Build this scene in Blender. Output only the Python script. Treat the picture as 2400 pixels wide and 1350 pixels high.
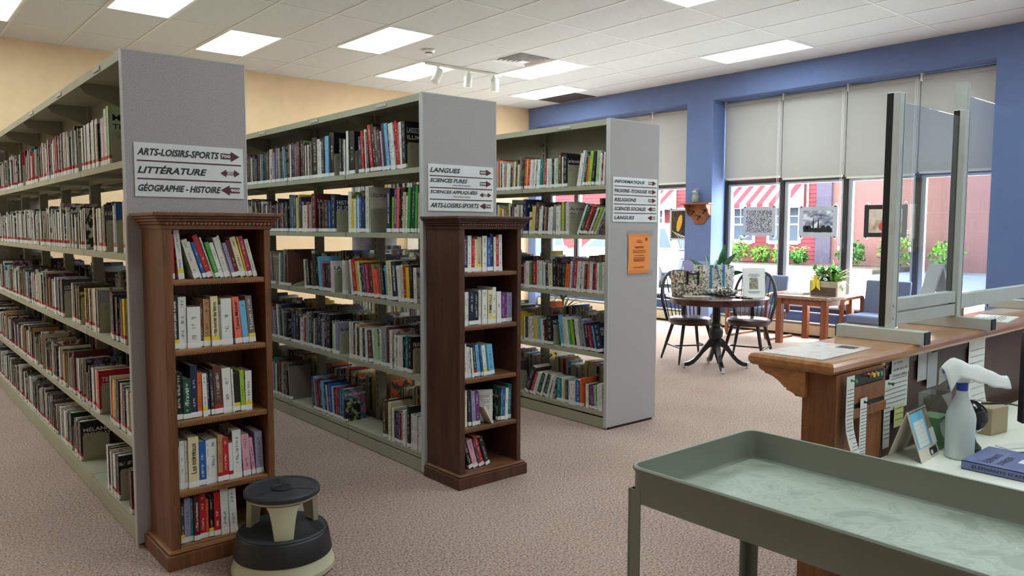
import bpy, math, random
from mathutils import Vector, Matrix
R_ = math.radians
sc = bpy.context.scene
for o in list(bpy.data.objects): bpy.data.objects.remove(o)
C = sc.collection

# ------------------------------------------------------------------ camera
CAM_H = 1.40; F_PX = 1798.4; YAW = .7023; PITCH = .0768; ROLL = .0025
fw = Vector((math.sin(YAW)*math.cos(PITCH), math.cos(YAW)*math.cos(PITCH), -math.sin(PITCH)))
r0 = Vector((math.cos(YAW), -math.sin(YAW), 0)); u0 = r0.cross(fw)
rt = r0*math.cos(ROLL)+u0*math.sin(ROLL); up = u0*math.cos(ROLL)-r0*math.sin(ROLL)
cd = bpy.data.cameras.new('camera'); cam = bpy.data.objects.new('camera', cd); C.objects.link(cam)
cd.sensor_width = 36; cd.lens = F_PX/2400*36; cd.clip_start = .03; cd.clip_end = 300
cam.matrix_world = Matrix(((rt.x, up.x, -fw.x, 0), (rt.y, up.y, -fw.y, 0), (rt.z, up.z, -fw.z, CAM_H), (0, 0, 0, 1)))
sc.camera = cam

# ------------------------------------------------------------------ world, sun, exposure
wd = bpy.data.worlds.new('overcast_sky'); sc.world = wd; wd.use_nodes = True
bg = wd.node_tree.nodes['Background']; bg.inputs[0].default_value = (.88, .95, 1, 1); bg.inputs[1].default_value = 13.5
TROFFER = 5.1
sc.view_settings.view_transform = 'Standard'; sc.view_settings.look = 'None'
sc.view_settings.gamma = 1; sc.view_settings.use_curve_mapping = False
sc.view_settings.exposure = 1.35
sc.cycles.use_denoising = True
sc.cycles.max_bounces = 8; sc.cycles.transparent_max_bounces = 16; sc.cycles.sample_clamp_indirect = 6

# ------------------------------------------------------------------ helpers
def lin(c):
    return tuple((x/12.92 if x <= .04045 else ((x+.055)/1.055)**2.4) for x in c)
def S(r, g, b): return lin((r/255, g/255, b/255))

class MB:
    """collects polygons; every face carries a colour and uv"""
    def __init__(s): s.v = []; s.f = []; s.c = []; s.uv = []; s.has = False
    def add(s, vs, fs, col=None, uv=None):
        n = len(s.v); s.v += [tuple(v) for v in vs]
        for k, f in enumerate(fs):
            s.f.append([i+n for i in f]); s.c.append(col[k] if isinstance(col, list) else col)
            s.uv.append(uv[k] if uv else None)
        if col is not None: s.has = True
        return s
    def box(s, x0, x1, y0, y1, z0, z1, col=None, M=None):
        vs = [Vector(p) for p in ((x0,y0,z0),(x1,y0,z0),(x1,y1,z0),(x0,y1,z0),(x0,y0,z1),(x1,y0,z1),(x1,y1,z1),(x0,y1,z1))]
        if M: vs = [M @ v for v in vs]
        return s.add(vs, [(0,3,2,1),(4,5,6,7),(0,1,5,4),(1,2,6,5),(2,3,7,6),(3,0,4,7)], col)
    def quad(s, a, b, c, d, col=None, uv=None): return s.add([a,b,c,d], [(0,1,2,3)], col, uv)
    def prism(s, prof, fn, a0, a1, col=None):
        """extrude a closed 2-D profile; fn(p, q, a) gives the point"""
        n = len(prof); vs = [fn(p, q, a0) for p, q in prof]+[fn(p, q, a1) for p, q in prof]
        fs = [tuple(range(n))[::-1], tuple(range(n, 2*n))]+[(i, (i+1)%n, n+(i+1)%n, n+i) for i in range(n)]
        return s.add(vs, fs, col)
    def lathe(s, prof, seg=24, c=(0,0,0), col=None, sx=1, sy=1, M=None, cap=True):
        vs = []
        for r, z in prof:
            for k in range(seg):
                a = 2*math.pi*k/seg; p = Vector((c[0]+r*sx*math.cos(a), c[1]+r*sy*math.sin(a), c[2]+z)); vs.append(M @ p if M else p)
        fs = []
        for i in range(len(prof)-1):
            for k in range(seg): fs.append((i*seg+k, i*seg+(k+1)%seg, (i+1)*seg+(k+1)%seg, (i+1)*seg+k))
        if cap: fs.append(tuple(range(seg))[::-1]); fs.append(tuple((len(prof)-1)*seg+k for k in range(seg)))
        return s.add(vs, fs, col)
    def tube(s, pts, r, seg=8, col=None, closed=False, flat=None):
        pts = [Vector(p) for p in pts]; n = len(pts); vs = []
        ref = Vector((0,0,1))
        for i, p in enumerate(pts):
            t = (pts[(i+1) % n if closed else min(i+1, n-1)]-pts[(i-1) % n if closed else max(i-1, 0)]).normalized()
            a = t.cross(ref)
            if a.length < .05: a = t.cross(Vector((1,0,0)))
            a.normalize(); b = t.cross(a).normalized()
            rr = r[i] if isinstance(r, (list, tuple)) else r
            ra, rb = (rr, rr) if flat is None else (rr, rr*flat)
            for k in range(seg):
                q = 2*math.pi*k/seg; vs.append(p+a*ra*math.cos(q)+b*rb*math.sin(q))
        fs = []
        for i in range(n if closed else n-1):
            j = (i+1) % n
            for k in range(seg): fs.append((i*seg+k, i*seg+(k+1)%seg, j*seg+(k+1)%seg, j*seg+k))
        if not closed: fs.append(tuple(range(seg))[::-1]); fs.append(tuple((n-1)*seg+k for k in range(seg)))
        return s.add(vs, fs, col)
    def mesh(s, name, mat, smooth=False):
        me = bpy.data.meshes.new(name); me.from_pydata(s.v, [], s.f)
        if mat: me.materials.append(mat)
        if s.has:
            at = me.color_attributes.new('Col', 'FLOAT_COLOR', 'CORNER'); buf = []
            uvl = me.uv_layers.new(name='UVMap'); ub = []
            for f, c, u in zip(s.f, s.c, s.uv):
                c = c or (1,1,1,0)
                c = tuple(c)+(0,) if len(c) == 3 else tuple(c)
                buf += list(c)*len(f)
                if u:
                    for q in u: ub += list(q)
                else: ub += [-5, -5]*len(f)
            at.data.foreach_set('color', buf); uvl.data.foreach_set('uv', ub)
        if smooth:
            me.polygons.foreach_set('use_smooth', [True]*len(me.polygons))
            try: me.set_sharp_from_angle(angle=R_(38))
            except Exception: pass
        me.update(); return me
    def build(s, name, mat, parent=None, smooth=False, loc=None, rotz=0, bevel=0, kind=None):
        me = s.mesh(name, mat, smooth); return link(name, me, parent, loc, rotz, bevel, kind)

def link(name, me, parent=None, loc=None, rotz=0, bevel=0, kind=None):
    o = bpy.data.objects.new(name, me); C.objects.link(o)
    if parent: o.parent = parent
    if loc: o.location = loc
    if rotz: o.rotation_euler = (0, 0, rotz)
    if kind: o['kind'] = kind
    if bevel:
        b = o.modifiers.new('edge', 'BEVEL'); b.width = bevel; b.segments = 2; b.limit_method = 'ANGLE'; b.angle_limit = R_(40)
    return o
def tag(o, label=None, cat=None, group=None, kind=None):
    if label: o['label'] = label
    if cat: o['category'] = cat
    if group: o['group'] = group
    if kind: o['kind'] = kind
    return o
def thing(name, label, cat, loc=(0,0,0), rotz=0, group=None):
    o = bpy.data.objects.new(name, None); C.objects.link(o); o.location = loc; o.rotation_euler = (0,0,rotz); o.empty_display_size = .05
    return tag(o, label, cat, group)
def struct(name, mb, mat, smooth=False, parent=None):
    o = mb.build(name, mat, parent, smooth)
    if not parent: o['kind'] = 'structure'
    return o
def bx(*a): return MB().box(*a)
def copy_tree(o, loc=None, rotz=None, parent=None):
    c = o.copy(); C.objects.link(c); c.parent = parent
    if loc: c.location = loc
    if rotz is not None: c.rotation_euler = (0,0,rotz)
    for ch in [x for x in bpy.data.objects if x.parent == o]: copy_tree(ch, parent=c)
    return c

# ---- flat lettering
_tc = {}
def text_data(st, shear=0., bold=0.):
    key = (st, shear, bold)
    if key in _tc: return _tc[key]
    cu = bpy.data.curves.new('lettering', 'FONT'); cu.body = st; cu.size = 1; cu.shear = shear; cu.offset = bold; cu.resolution_u = 2
    o = bpy.data.objects.new('lettering', cu); me = bpy.data.meshes.new_from_object(o)
    vs = [(v.co.x, v.co.y) for v in me.vertices]; fs = [tuple(p.vertices) for p in me.polygons]
    bpy.data.objects.remove(o); bpy.data.meshes.remove(me); bpy.data.curves.remove(cu)
    if not vs: vs = [(0,0),(1,0),(1,1)]; fs = []
    x0 = min(v[0] for v in vs); x1 = max(v[0] for v in vs); y0 = min(v[1] for v in vs); y1 = max(v[1] for v in vs)
    vs = [((x-x0)/(x1-x0+1e-6), (y-y0)/(y1-y0+1e-6)) for x, y in vs]
    _tc[key] = (vs, fs, (x1-x0)/(y1-y0+1e-6)); return _tc[key]
def put_text(mb, st, o, rv, uv, w, h, shear=0., bold=0., col=None, keep=True):
    """lettering filling the box w x h whose lower corner is o, along rv and uv"""
    vs, fs, asp = text_data(st, shear, bold); o = Vector(o); rv = Vector(rv); uv = Vector(uv)
    if keep and w > h*asp*1.25: w = h*asp*1.25
    mb.add([o+rv*(x*w)+uv*(y*h) for x, y in vs], fs, col)

# ------------------------------------------------------------------ materials
def newmat(name):
    m = bpy.data.materials.new(name); m.use_nodes = True; nt = m.node_tree
    return m, nt, nt.nodes['Principled BSDF'], nt.nodes, nt.links
def coords(nt, scale=(1,1,1), kind='Object', rot=(0,0,0)):
    t = nt.nodes.new('ShaderNodeTexCoord'); mp = nt.nodes.new('ShaderNodeMapping'); mp.inputs['Scale'].default_value = scale; mp.inputs['Rotation'].default_value = rot
    nt.links.new(t.outputs[kind], mp.inputs[0]); return mp.outputs[0]
def noise(nt, vec, scale, detail=2, rough=.5, dist=0):
    n = nt.nodes.new('ShaderNodeTexNoise'); n.inputs['Scale'].default_value = scale; n.inputs['Detail'].default_value = detail
    n.inputs['Roughness'].default_value = rough; n.inputs['Distortion'].default_value = dist
    nt.links.new(vec, n.inputs['Vector']); return n.outputs['Fac']
def ramp(nt, fac, stops):
    r = nt.nodes.new('ShaderNodeValToRGB'); e = r.color_ramp.elements
    while len(e) > 1: e.remove(e[-1])
    e[0].position = stops[0][0]; e[0].color = (*stops[0][1], 1)
    for p, c in stops[1:]:
        q = e.new(p); q.color = (*c, 1)
    nt.links.new(fac, r.inputs[0]); return r.outputs[0]
def bump(nt, fac, strength, dist, bs):
    b = nt.nodes.new('ShaderNodeBump'); b.inputs['Strength'].default_value = strength; b.inputs['Distance'].default_value = dist
    nt.links.new(fac, b.inputs['Height']); nt.links.new(b.outputs[0], bs.inputs['Normal'])
def plain(name, col, rough=.6, metal=0, spec=.5, var=.0, vs=8, bmp=0, bsc=200):
    m, nt, b, N, L = newmat(name); b.inputs['Roughness'].default_value = rough; b.inputs['Metallic'].default_value = metal
    b.inputs['Specular IOR Level'].default_value = spec
    v = coords(nt)
    k = var if var else .04
    f = noise(nt, v, vs, 3)
    L.new(ramp(nt, f, [(.3, tuple(c*(1-k) for c in col)), (.7, tuple(min(1, c*(1+k)) for c in col))]), b.inputs['Base Color'])
    if bmp: bump(nt, noise(nt, v, bsc, 2), bmp, .002, b)
    return m
def wood(name, c0, c1, c2, axis='x', rough=.4, scale=1., coat=0, kind='Object'):
    m, nt, b, N, L = newmat(name); b.inputs['Roughness'].default_value = rough
    b.inputs['Coat Weight'].default_value = coat; b.inputs['Coat Roughness'].default_value = .12
    sv = {'x': (1.2,14,14), 'y': (14,1.2,14), 'z': (14,14,1.2)}[axis]
    v = coords(nt, tuple(s*scale for s in sv), kind)
    f = noise(nt, v, 1.6, 5, .6, .9)
    fine = noise(nt, coords(nt, tuple(s*scale*6 for s in sv), kind), 2.2, 3, .7)
    mx = N.new('ShaderNodeMix'); mx.inputs[0].default_value = .38; L.new(f, mx.inputs[2]); L.new(fine, mx.inputs[3])
    L.new(ramp(nt, mx.outputs[0], [(.33, c0), (.5, c1), (.66, c2)]), b.inputs['Base Color'])
    bump(nt, mx.outputs[0], .12, .002, b); return m
def emit(name, col, st):
    m, nt, b, N, L = newmat(name); b.inputs['Base Color'].default_value = (*col, 1)
    b.inputs['Emission Color'].default_value = (*col, 1); b.inputs['Emission Strength'].default_value = st; return m
def clear(name, tint=(1,1,1), refl=1., rough=0., ior=1.5):
    m, nt, b, N, L = newmat(name); N.remove(b)
    t = N.new('ShaderNodeBsdfTransparent'); t.inputs[0].default_value = (*tint, 1)
    g = N.new('ShaderNodeBsdfGlossy'); g.inputs['Roughness'].default_value = rough
    lw = N.new('ShaderNodeLayerWeight'); lw.inputs[0].default_value = .5
    pw = N.new('ShaderNodeMath'); pw.operation = 'POWER'; pw.inputs[1].default_value = 5; L.new(lw.outputs['Facing'], pw.inputs[0])
    mu = N.new('ShaderNodeMath'); mu.operation = 'MULTIPLY_ADD'; mu.inputs[1].default_value = .9*refl; mu.inputs[2].default_value = .04*refl; mu.use_clamp = True; L.new(pw.outputs[0], mu.inputs[0])
    mx = N.new('ShaderNodeMixShader'); L.new(mu.outputs[0], mx.inputs[0]); L.new(t.outputs[0], mx.inputs[1]); L.new(g.outputs[0], mx.inputs[2])
    L.new(mx.outputs[0], N['Material Output'].inputs[0]); return m

M = {}
# carpet
m, nt, b, N, L = newmat('carpet'); v = coords(nt); b.inputs['Roughness'].default_value = .95; b.inputs['Specular IOR Level'].default_value = .1
f1 = noise(nt, v, 95, 4, .8); f2 = noise(nt, v, 1.5, 2)
mx = N.new('ShaderNodeMix'); mx.inputs[0].default_value = .07; L.new(f1, mx.inputs[2]); L.new(f2, mx.inputs[3])
L.new(ramp(nt, mx.outputs[0], [(.38, S(92,68,60)), (.47, S(158,132,121)), (.6, S(194,170,159))]), b.inputs['Base Color'])
bump(nt, f1, .5, .004, b); M['carpet'] = m
# ceiling tile
m, nt, b, N, L = newmat('acoustic_tile'); v = coords(nt); b.inputs['Roughness'].default_value = .95; b.inputs['Specular IOR Level'].default_value = .05
f1 = noise(nt, v, 90, 3, .8)
L.new(ramp(nt, f1, [(.3, S(178,179,175)), (.5, S(200,201,197))]), b.inputs['Base Color']); bump(nt, f1, .25, .002, b); M['tile'] = m
M['tbar'] = plain('ceiling_grid_white', S(206,205,200), .6)
M['beige'] = plain('wall_paint_beige', S(214,184,146), .85, bmp=.1, bsc=400)
M['blue'] = plain('wall_paint_blue', S(98,116,160), .8, bmp=.08, bsc=400)
M['white_wall'] = plain('wall_paint_white', S(222,222,220), .85)
M['bluetrim'] = plain('trim_paint_lavender', S(124,132,172), .6)
M['troffer'] = emit('troffer_lens', (.83, .985, 1), TROFFER)
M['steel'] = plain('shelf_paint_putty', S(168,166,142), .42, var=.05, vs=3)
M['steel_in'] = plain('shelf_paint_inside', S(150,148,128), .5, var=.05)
m, nt, b, N, L = newmat('panel_fabric_grey'); v = coords(nt); b.inputs['Roughness'].default_value = .95; b.inputs['Specular IOR Level'].default_value = .1
f1 = noise(nt, v, 260, 2, .7); L.new(ramp(nt, f1, [(.35, S(150,145,145)), (.6, S(190,184,183))]), b.inputs['Base Color']); bump(nt, f1, .3, .001, b); M['fabric'] = m
M['panel_edge'] = plain('panel_edge_grey', S(196,196,194), .5)
M['bcase'] = wood('stained_pine_vertical', S(76,45,25), S(116,72,42), S(138,88,54), 'z', .42)
M['bcase_h'] = wood('stained_pine_shelf', S(100,64,34), S(146,98,56), S(166,114,68), 'x', .42)
M['bcase2'] = wood('dark_stained_pine_vertical', S(52,30,21), S(84,51,36), S(106,66,47), 'z', .42)
M['bcase2_h'] = wood('dark_stained_pine_shelf', S(80,50,34), S(122,80,52), S(140,94,62), 'x', .42)
M['oak'] = wood('oak_counter_end', S(96,54,28), S(128,78,42), S(146,94,54), 'z', .45, 1.3)
M['oak_top'] = wood('oak_counter_top', S(130,78,38), S(172,112,60), S(192,132,76), 'x', .3, 1.2, .6)
M['oak_dark'] = wood('dark_panel_wood', S(50,30,22), S(72,44,32), S(84,54,40), 'z', .5)
M['mahog'] = wood('mahogany', S(50,24,18), S(78,38,28), S(98,52,38), 'x', .25, 1, .6)
M['cherry'] = wood('cherry_wood', S(100,48,26), S(134,72,42), S(156,92,58), 'z', .4)
M['pine_sh'] = wood('orange_pine', S(100,54,28), S(140,80,46), S(162,100,62), 'x', .4, 1.5)
M['black'] = plain('black_metal', S(28,25,26), .35)
M['blackp'] = plain('black_plastic', S(24,24,26), .45)
M['rubber'] = plain('black_ribbed_rubber', S(38,42,46), .6, bmp=.4, bsc=300)
M['putty'] = plain('stool_putty_enamel', S(188,184,154), .4, var=.06)
M['alu'] = plain('brushed_aluminium', S(200,205,200), .4, .15, var=.05, vs=20)
M['alud'] = plain('aluminium_slot', S(60,62,62), .5, .5)
M['white'] = plain('white_plastic', S(232,232,228), .45)
M['offw'] = plain('off_white_plastic', S(214,212,200), .5)
M['paper'] = plain('paper_white', S(226,226,222), .8)
M['desk'] = plain('desk_laminate', S(238,237,224), .4)
M['ink'] = plain('ink_dark', S(46,40,44), .7)
M['maroon'] = plain('sign_maroon', S(92,34,42), .6)
M['signw'] = plain('sign_board_white', S(226,228,228), .5)
M['orange'] = plain('orange_paper', S(244,150,78), .8)
M['glass'] = clear('window_glass', (.97,.985,.98), .9)
M['plexi'] = clear('acrylic_sheet', (.93,.95,.95), 1.25)
M['tape'] = clear('clear_tape', (.97,.97,.97), .8, .35)
M['seatblue'] = plain('blue_upholstery', S(106,114,140), .9, bmp=.3, bsc=500)
M['vinyl'] = plain('brown_vinyl', S(74,50,42), .28, var=.1)
M['marble'] = plain('brown_marble', S(140,112,98), .25, var=.35, vs=25)
M['frame_dark'] = plain('bronze_window_frame', S(44,38,40), .4, .3)
M['frame_light'] = plain('aluminium_window_frame', S(176,182,190), .4, .3)
M['heater'] = plain('cream_heater', S(206,194,162), .5)
M['concrete'] = plain('concrete', S(206,204,200), .9, var=.08, vs=2, spec=0)
M['asphalt'] = plain('asphalt', S(66,70,77), .9, var=.1, vs=3, spec=0)
M['soil'] = plain('garden_soil', S(52,46,43), .95, var=.3, vs=6, spec=0)
M['redsiding'] = plain('red_clapboard', S(80,38,42), .8, var=.05, spec=0)
m, nt, b, N, L = newmat('red_brick'); bt = N.new('ShaderNodeTexBrick'); L.new(coords(nt, (1,1,1), 'Object', (R_(90),0,R_(90))), bt.inputs['Vector'])
bt.inputs['Color1'].default_value = (*S(80,38,37),1); bt.inputs['Color2'].default_value = (*S(70,32,33),1); bt.inputs['Mortar'].default_value = (*S(76,54,52),1)
bt.inputs['Scale'].default_value = 4; bt.inputs['Mortar Size'].default_value = .012; L.new(bt.outputs[0], b.inputs['Base Color']); b.inputs['Roughness'].default_value = .9; b.inputs['Specular IOR Level'].default_value = 0; M['brick'] = m
M['pilaster'] = plain('grey_painted_brick', S(54,50,60), .9, var=.08, vs=6, spec=0)
M['awn_w'] = plain('awning_white', S(112,109,108), .8, spec=0); M['awn_r'] = plain('awning_red', S(74,32,38), .8, spec=0)
M['stucco'] = plain('pale_facade', S(110,106,104), .9, spec=0); M['salmon'] = plain('salmon_facade', S(110,70,56), .9, spec=0)
M['darkpane'] = plain('house_window_pane', S(46,54,66), .3, spec=.05)
M['leaf'] = plain('glossy_leaf', S(40,96,42), .35, var=.3, vs=20); M['leafl'] = plain('light_leaf', S(92,160,60), .5, var=.35, vs=20)
M['leafy'] = plain('striped_blade', S(178,182,92), .5, var=.25, vs=30); M['drac'] = plain('dracaena_blade', S(44,58,34), .4, var=.3, vs=20)
M['gleaf'] = plain('garden_leaf', S(36,64,30), .7, var=.3, vs=6, spec=0); M['gleafl'] = plain('garden_leaf_light', S(60,86,36), .7, var=.3, vs=6, spec=0)
M['yellow'] = plain('yellow_ribbon', S(242,216,60), .5); M['whitefl'] = plain('white_petal', S(236,236,226), .7); M['yellowfl'] = plain('yellow_petal', S(236,204,70), .7)
M['crate'] = wood('weathered_crate', S(66,48,40), S(92,72,60), S(116,96,80), 'y', .8); M['crate_l'] = wood('pale_crate', S(160,146,124), S(186,172,148), S(200,188,166), 'x', .8)
M['car_dark'] = plain('car_paint_charcoal', S(52,60,72), .25, .3); M['car_light'] = plain('car_paint_silver', S(196,204,210), .25, .2)
M['tyre'] = plain('tyre_rubber', S(36,36,38), .8); M['tail'] = plain('tail_lamp_red', S(220,60,70), .3)
M['owl'] = plain('owl_ceramic', S(134,136,128), .5, var=.4, vs=40)
M['cart'] = plain('cart_enamel_grey_green', S(124,128,114), .45, var=.04)
m, nt, b, N, L = newmat('cart_tray_worn'); v = coords(nt); b.inputs['Roughness'].default_value = .45
f1 = noise(nt, v, 7, 5, .55, 1.6); f2 = noise(nt, v, 26, 3, .6, .6)
c1 = ramp(nt, f1, [(.36, S(138,146,132)), (.46, S(160,168,154)), (.49, S(142,150,136)), (.52, S(164,172,158)), (.7, S(150,158,144))])
c2 = ramp(nt, f2, [(.735, (0,0,0)), (.76, (1,1,1))]); mx = N.new('ShaderNodeMix'); mx.data_type = 'RGBA'; L.new(c2, mx.inputs[0]); L.new(c1, mx.inputs[6]); mx.inputs[7].default_value = (*S(204,208,198),1)
L.new(mx.outputs[2], b.inputs['Base Color']); M['tray'] = m
# blind fabric: woven screen, light comes through it
m, nt, b, N, L = newmat('screen_blind_fabric'); N.remove(b)
d = N.new('ShaderNodeBsdfDiffuse'); d.inputs[0].default_value = (*S(182,180,175),1); t = N.new('ShaderNodeBsdfTranslucent'); t.inputs[0].default_value = (*S(172,170,166),1)
tr = N.new('ShaderNodeBsdfTransparent'); tr.inputs[0].default_value = (1,1,1,1); m1 = N.new('ShaderNodeMixShader'); m1.inputs[0].default_value = .11
m2 = N.new('ShaderNodeMixShader'); m2.inputs[0].default_value = .05
L.new(d.outputs[0], m1.inputs[1]); L.new(t.outputs[0], m1.inputs[2]); L.new(m1.outputs[0], m2.inputs[1]); L.new(tr.outputs[0], m2.inputs[2]); L.new(m2.outputs[0], N['Material Output'].inputs[0]); M['blind'] = m
# books: colour attribute, print on the spine, artwork on the cover
m, nt, b, N, L = newmat('book_cover'); b.inputs['Roughness'].default_value = .38
at = N.new('ShaderNodeAttribute'); at.attribute_name = 'Col'; uvn = N.new('ShaderNodeUVMap'); uvn.uv_map = 'UVMap'
sx = N.new('ShaderNodeSeparateXYZ'); L.new(uvn.outputs[0], sx.inputs[0])
def mth(op, a, b2=None, c=None):
    n = N.new('ShaderNodeMath'); n.operation = op
    for i, q in enumerate((a, b2, c)):
        if q is None: continue
        if isinstance(q, (int, float)): n.inputs[i].default_value = q
        else: L.new(q, n.inputs[i])
    return n.outputs[0]
u_, v_, al = sx.outputs[0], sx.outputs[1], at.outputs['Alpha']
def vec(a, b2, c):
    n = N.new('ShaderNodeCombineXYZ')
    for i, q in enumerate((a, b2, c)):
        if isinstance(q, (int, float)): n.inputs[i].default_value = q
        else: L.new(q, n.inputs[i])
    return n.outputs[0]
sd = mth('MULTIPLY', al, 91.7)
fine = noise(nt, vec(mth('MULTIPLY', u_, 2.2), mth('MULTIPLY', v_, 46), sd), 1, 1)
gate = noise(nt, vec(sd, mth('MULTIPLY', v_, 4.5), sd), 1, 0)
mask = mth('MULTIPLY', mth('GREATER_THAN', fine, .5), mth('GREATER_THAN', gate, .47))
inu = mth('MULTIPLY', mth('GREATER_THAN', u_, .33), mth('LESS_THAN', u_, .67)); inv = mth('MULTIPLY', mth('GREATER_THAN', v_, .2), mth('LESS_THAN', v_, .93))
mask = mth('MULTIPLY', mask, mth('MULTIPLY', inu, inv))
bw = N.new('ShaderNodeRGBToBW'); L.new(at.outputs['Color'], bw.inputs[0])
inkc = ramp(nt, bw.outputs[0], [(0, S(206,200,190)), (.22, S(226,220,210)), (.26, S(70,62,62)), (1, S(90,80,78))])
mx = N.new('ShaderNodeMix'); mx.data_type = 'RGBA'; L.new(mth('MULTIPLY', mask, .7), mx.inputs[0]); L.new(at.outputs['Color'], mx.inputs[6]); L.new(inkc, mx.inputs[7])
art = noise(nt, vec(mth('MULTIPLY', u_, 3), mth('MULTIPLY', v_, 4), sd), 1, 3, .6, .8)
hs = N.new('ShaderNodeHueSaturation'); L.new(mx.outputs[2], hs.inputs['Color']); hs.inputs['Hue'].default_value = .53
L.new(mth('ADD', mth('MULTIPLY', art, 1.5), .2), hs.inputs['Value'])
hc = N.new('ShaderNodeCombineColor'); hc.mode = 'HSV'; L.new(mth('FRACT', mth('MULTIPLY', al, 7.31)), hc.inputs[0]); hc.inputs[1].default_value = .55; L.new(mth('MULTIPLY', mth('FRACT', mth('MULTIPLY', al, 17.7)), .45), hc.inputs[2])
bar = mth('MULTIPLY', mth('MULTIPLY', mth('GREATER_THAN', v_, .78), mth('LESS_THAN', v_, .86)), mth('GREATER_THAN', noise(nt, vec(mth('MULTIPLY', u_, 26), mth('MULTIPLY', v_, 9), sd), 1, 0), .46))
iscov = mth('MULTIPLY', mth('GREATER_THAN', u_, 1.5), mth('GREATER_THAN', al, .35))
mx2 = N.new('ShaderNodeMix'); mx2.data_type = 'RGBA'; L.new(mth('MULTIPLY', iscov, mth('GREATER_THAN', art, .52)), mx2.inputs[0]); L.new(mx.outputs[2], mx2.inputs[6]); L.new(hc.outputs[0], mx2.inputs[7])
mx3 = N.new('ShaderNodeMix'); mx3.data_type = 'RGBA'; L.new(mth('MULTIPLY', mth('MULTIPLY', iscov, bar), .8), mx3.inputs[0]); L.new(mx2.outputs[2], mx3.inputs[6]); L.new(inkc, mx3.inputs[7])
L.new(mx3.outputs[2], b.inputs['Base Color']); M['book'] = m
def colmat(name, rough=.6):
    m, nt, b, N, L = newmat(name); b.inputs['Roughness'].default_value = rough
    at = N.new('ShaderNodeAttribute'); at.attribute_name = 'Col'; L.new(at.outputs[0], b.inputs['Base Color']); return m
M['col'] = colmat('printed_colour')
def weave(name, cols, sc_):
    m, nt, b, N, L = newmat(name); b.inputs['Roughness'].default_value = .45
    v = coords(nt, (1,1,1), 'Object', (.7,.75,.8)); vo = N.new('ShaderNodeTexVoronoi'); vo.inputs['Scale'].default_value = sc_; vo.distance = 'CHEBYCHEV'; vo.inputs['Randomness'].default_value = .45; L.new(v, vo.inputs['Vector'])
    bw = N.new('ShaderNodeSeparateColor'); L.new(vo.outputs['Color'], bw.inputs[0])
    r = ramp(nt, bw.outputs[0], cols); r.node.color_ramp.interpolation = 'CONSTANT'
    L.new(r, b.inputs['Base Color']); bump(nt, vo.outputs['Distance'], .8, .006, b); return m
M['weave1'] = weave('woven_wrapper_warm', [(0,S(190,180,160)),(.22,S(128,108,90)),(.4,S(52,44,42)),(.5,S(206,198,184)),(.68,S(160,100,76)),(.78,S(132,140,112)),(.88,S(96,80,70))], 70)
M['weave2'] = weave('woven_wrapper_pale', [(0,S(206,204,196)),(.3,S(168,164,156)),(.5,S(74,72,76)),(.6,S(214,212,206)),(.8,S(186,180,170)),(.93,S(140,112,100))], 70)
M['weave3'] = weave('woven_wrapper_brown', [(0,S(206,196,184)),(.3,S(90,66,56)),(.5,S(222,214,204)),(.7,S(52,42,40))], 75)
M['bluestrap'] = plain('blue_strap', S(30,120,168), .5)
def picture(name, stops, scale, detail=5, stretch=(1,1,1), dist=0):
    m, nt, b, N, L = newmat(name); b.inputs['Roughness'].default_value = .3
    L.new(ramp(nt, noise(nt, coords(nt, stretch), scale, detail, .65, dist), stops), b.inputs['Base Color']); return m

ROOM = dict(X=9.332, Y=10.568, H=3.5645, XL=-3.2, YB=-4.2)
XW, YW, HC = ROOM['X'], ROOM['Y'], ROOM['H']

# ================================================================== SETTING
struct('floor', bx(ROOM['XL'], 9.8, ROOM['YB'], YW+.1, -.06, 0), M['carpet'])
struct('wall_back', bx(ROOM['XL'], XW+.45, YW, YW+.12, 0, HC), M['beige'])
struct('baseboard_back', bx(ROOM['XL'], XW, YW-.015, YW, 0, .1), M['blackp'])
struct('wall_west', bx(ROOM['XL']-.12, ROOM['XL'], ROOM['YB'], YW, 0, HC), M['beige'])
struct('wall_south', bx(ROOM['XL'], XW+.45, ROOM['YB']-.12, ROOM['YB'], 0, HC), M['white_wall'])
OP = [(3.033, 6.603), (7.061, 10.37)]; ZT = 3.235; XG = 9.70
wb = MB(); y = ROOM['YB']
for a, b_ in OP+[(YW, YW)]:
    wb.box(XW, XW+.45, y, a, 0, HC); y = b_
for a, b_ in OP:
    wb.box(XW, XW+.45, a, b_, ZT, HC); wb.box(9.6, XW+.45, a, b_, 0, .30)
struct('wall_window', wb, M['blue'])
struct('trim_1', MB().box(XW-.018, XW, OP[0][1]-.02, OP[1][0]+.02, .85, .94).box(XW-.008, XW, OP[0][1], OP[1][0], 0, .85), M['bluetrim'])

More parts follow.
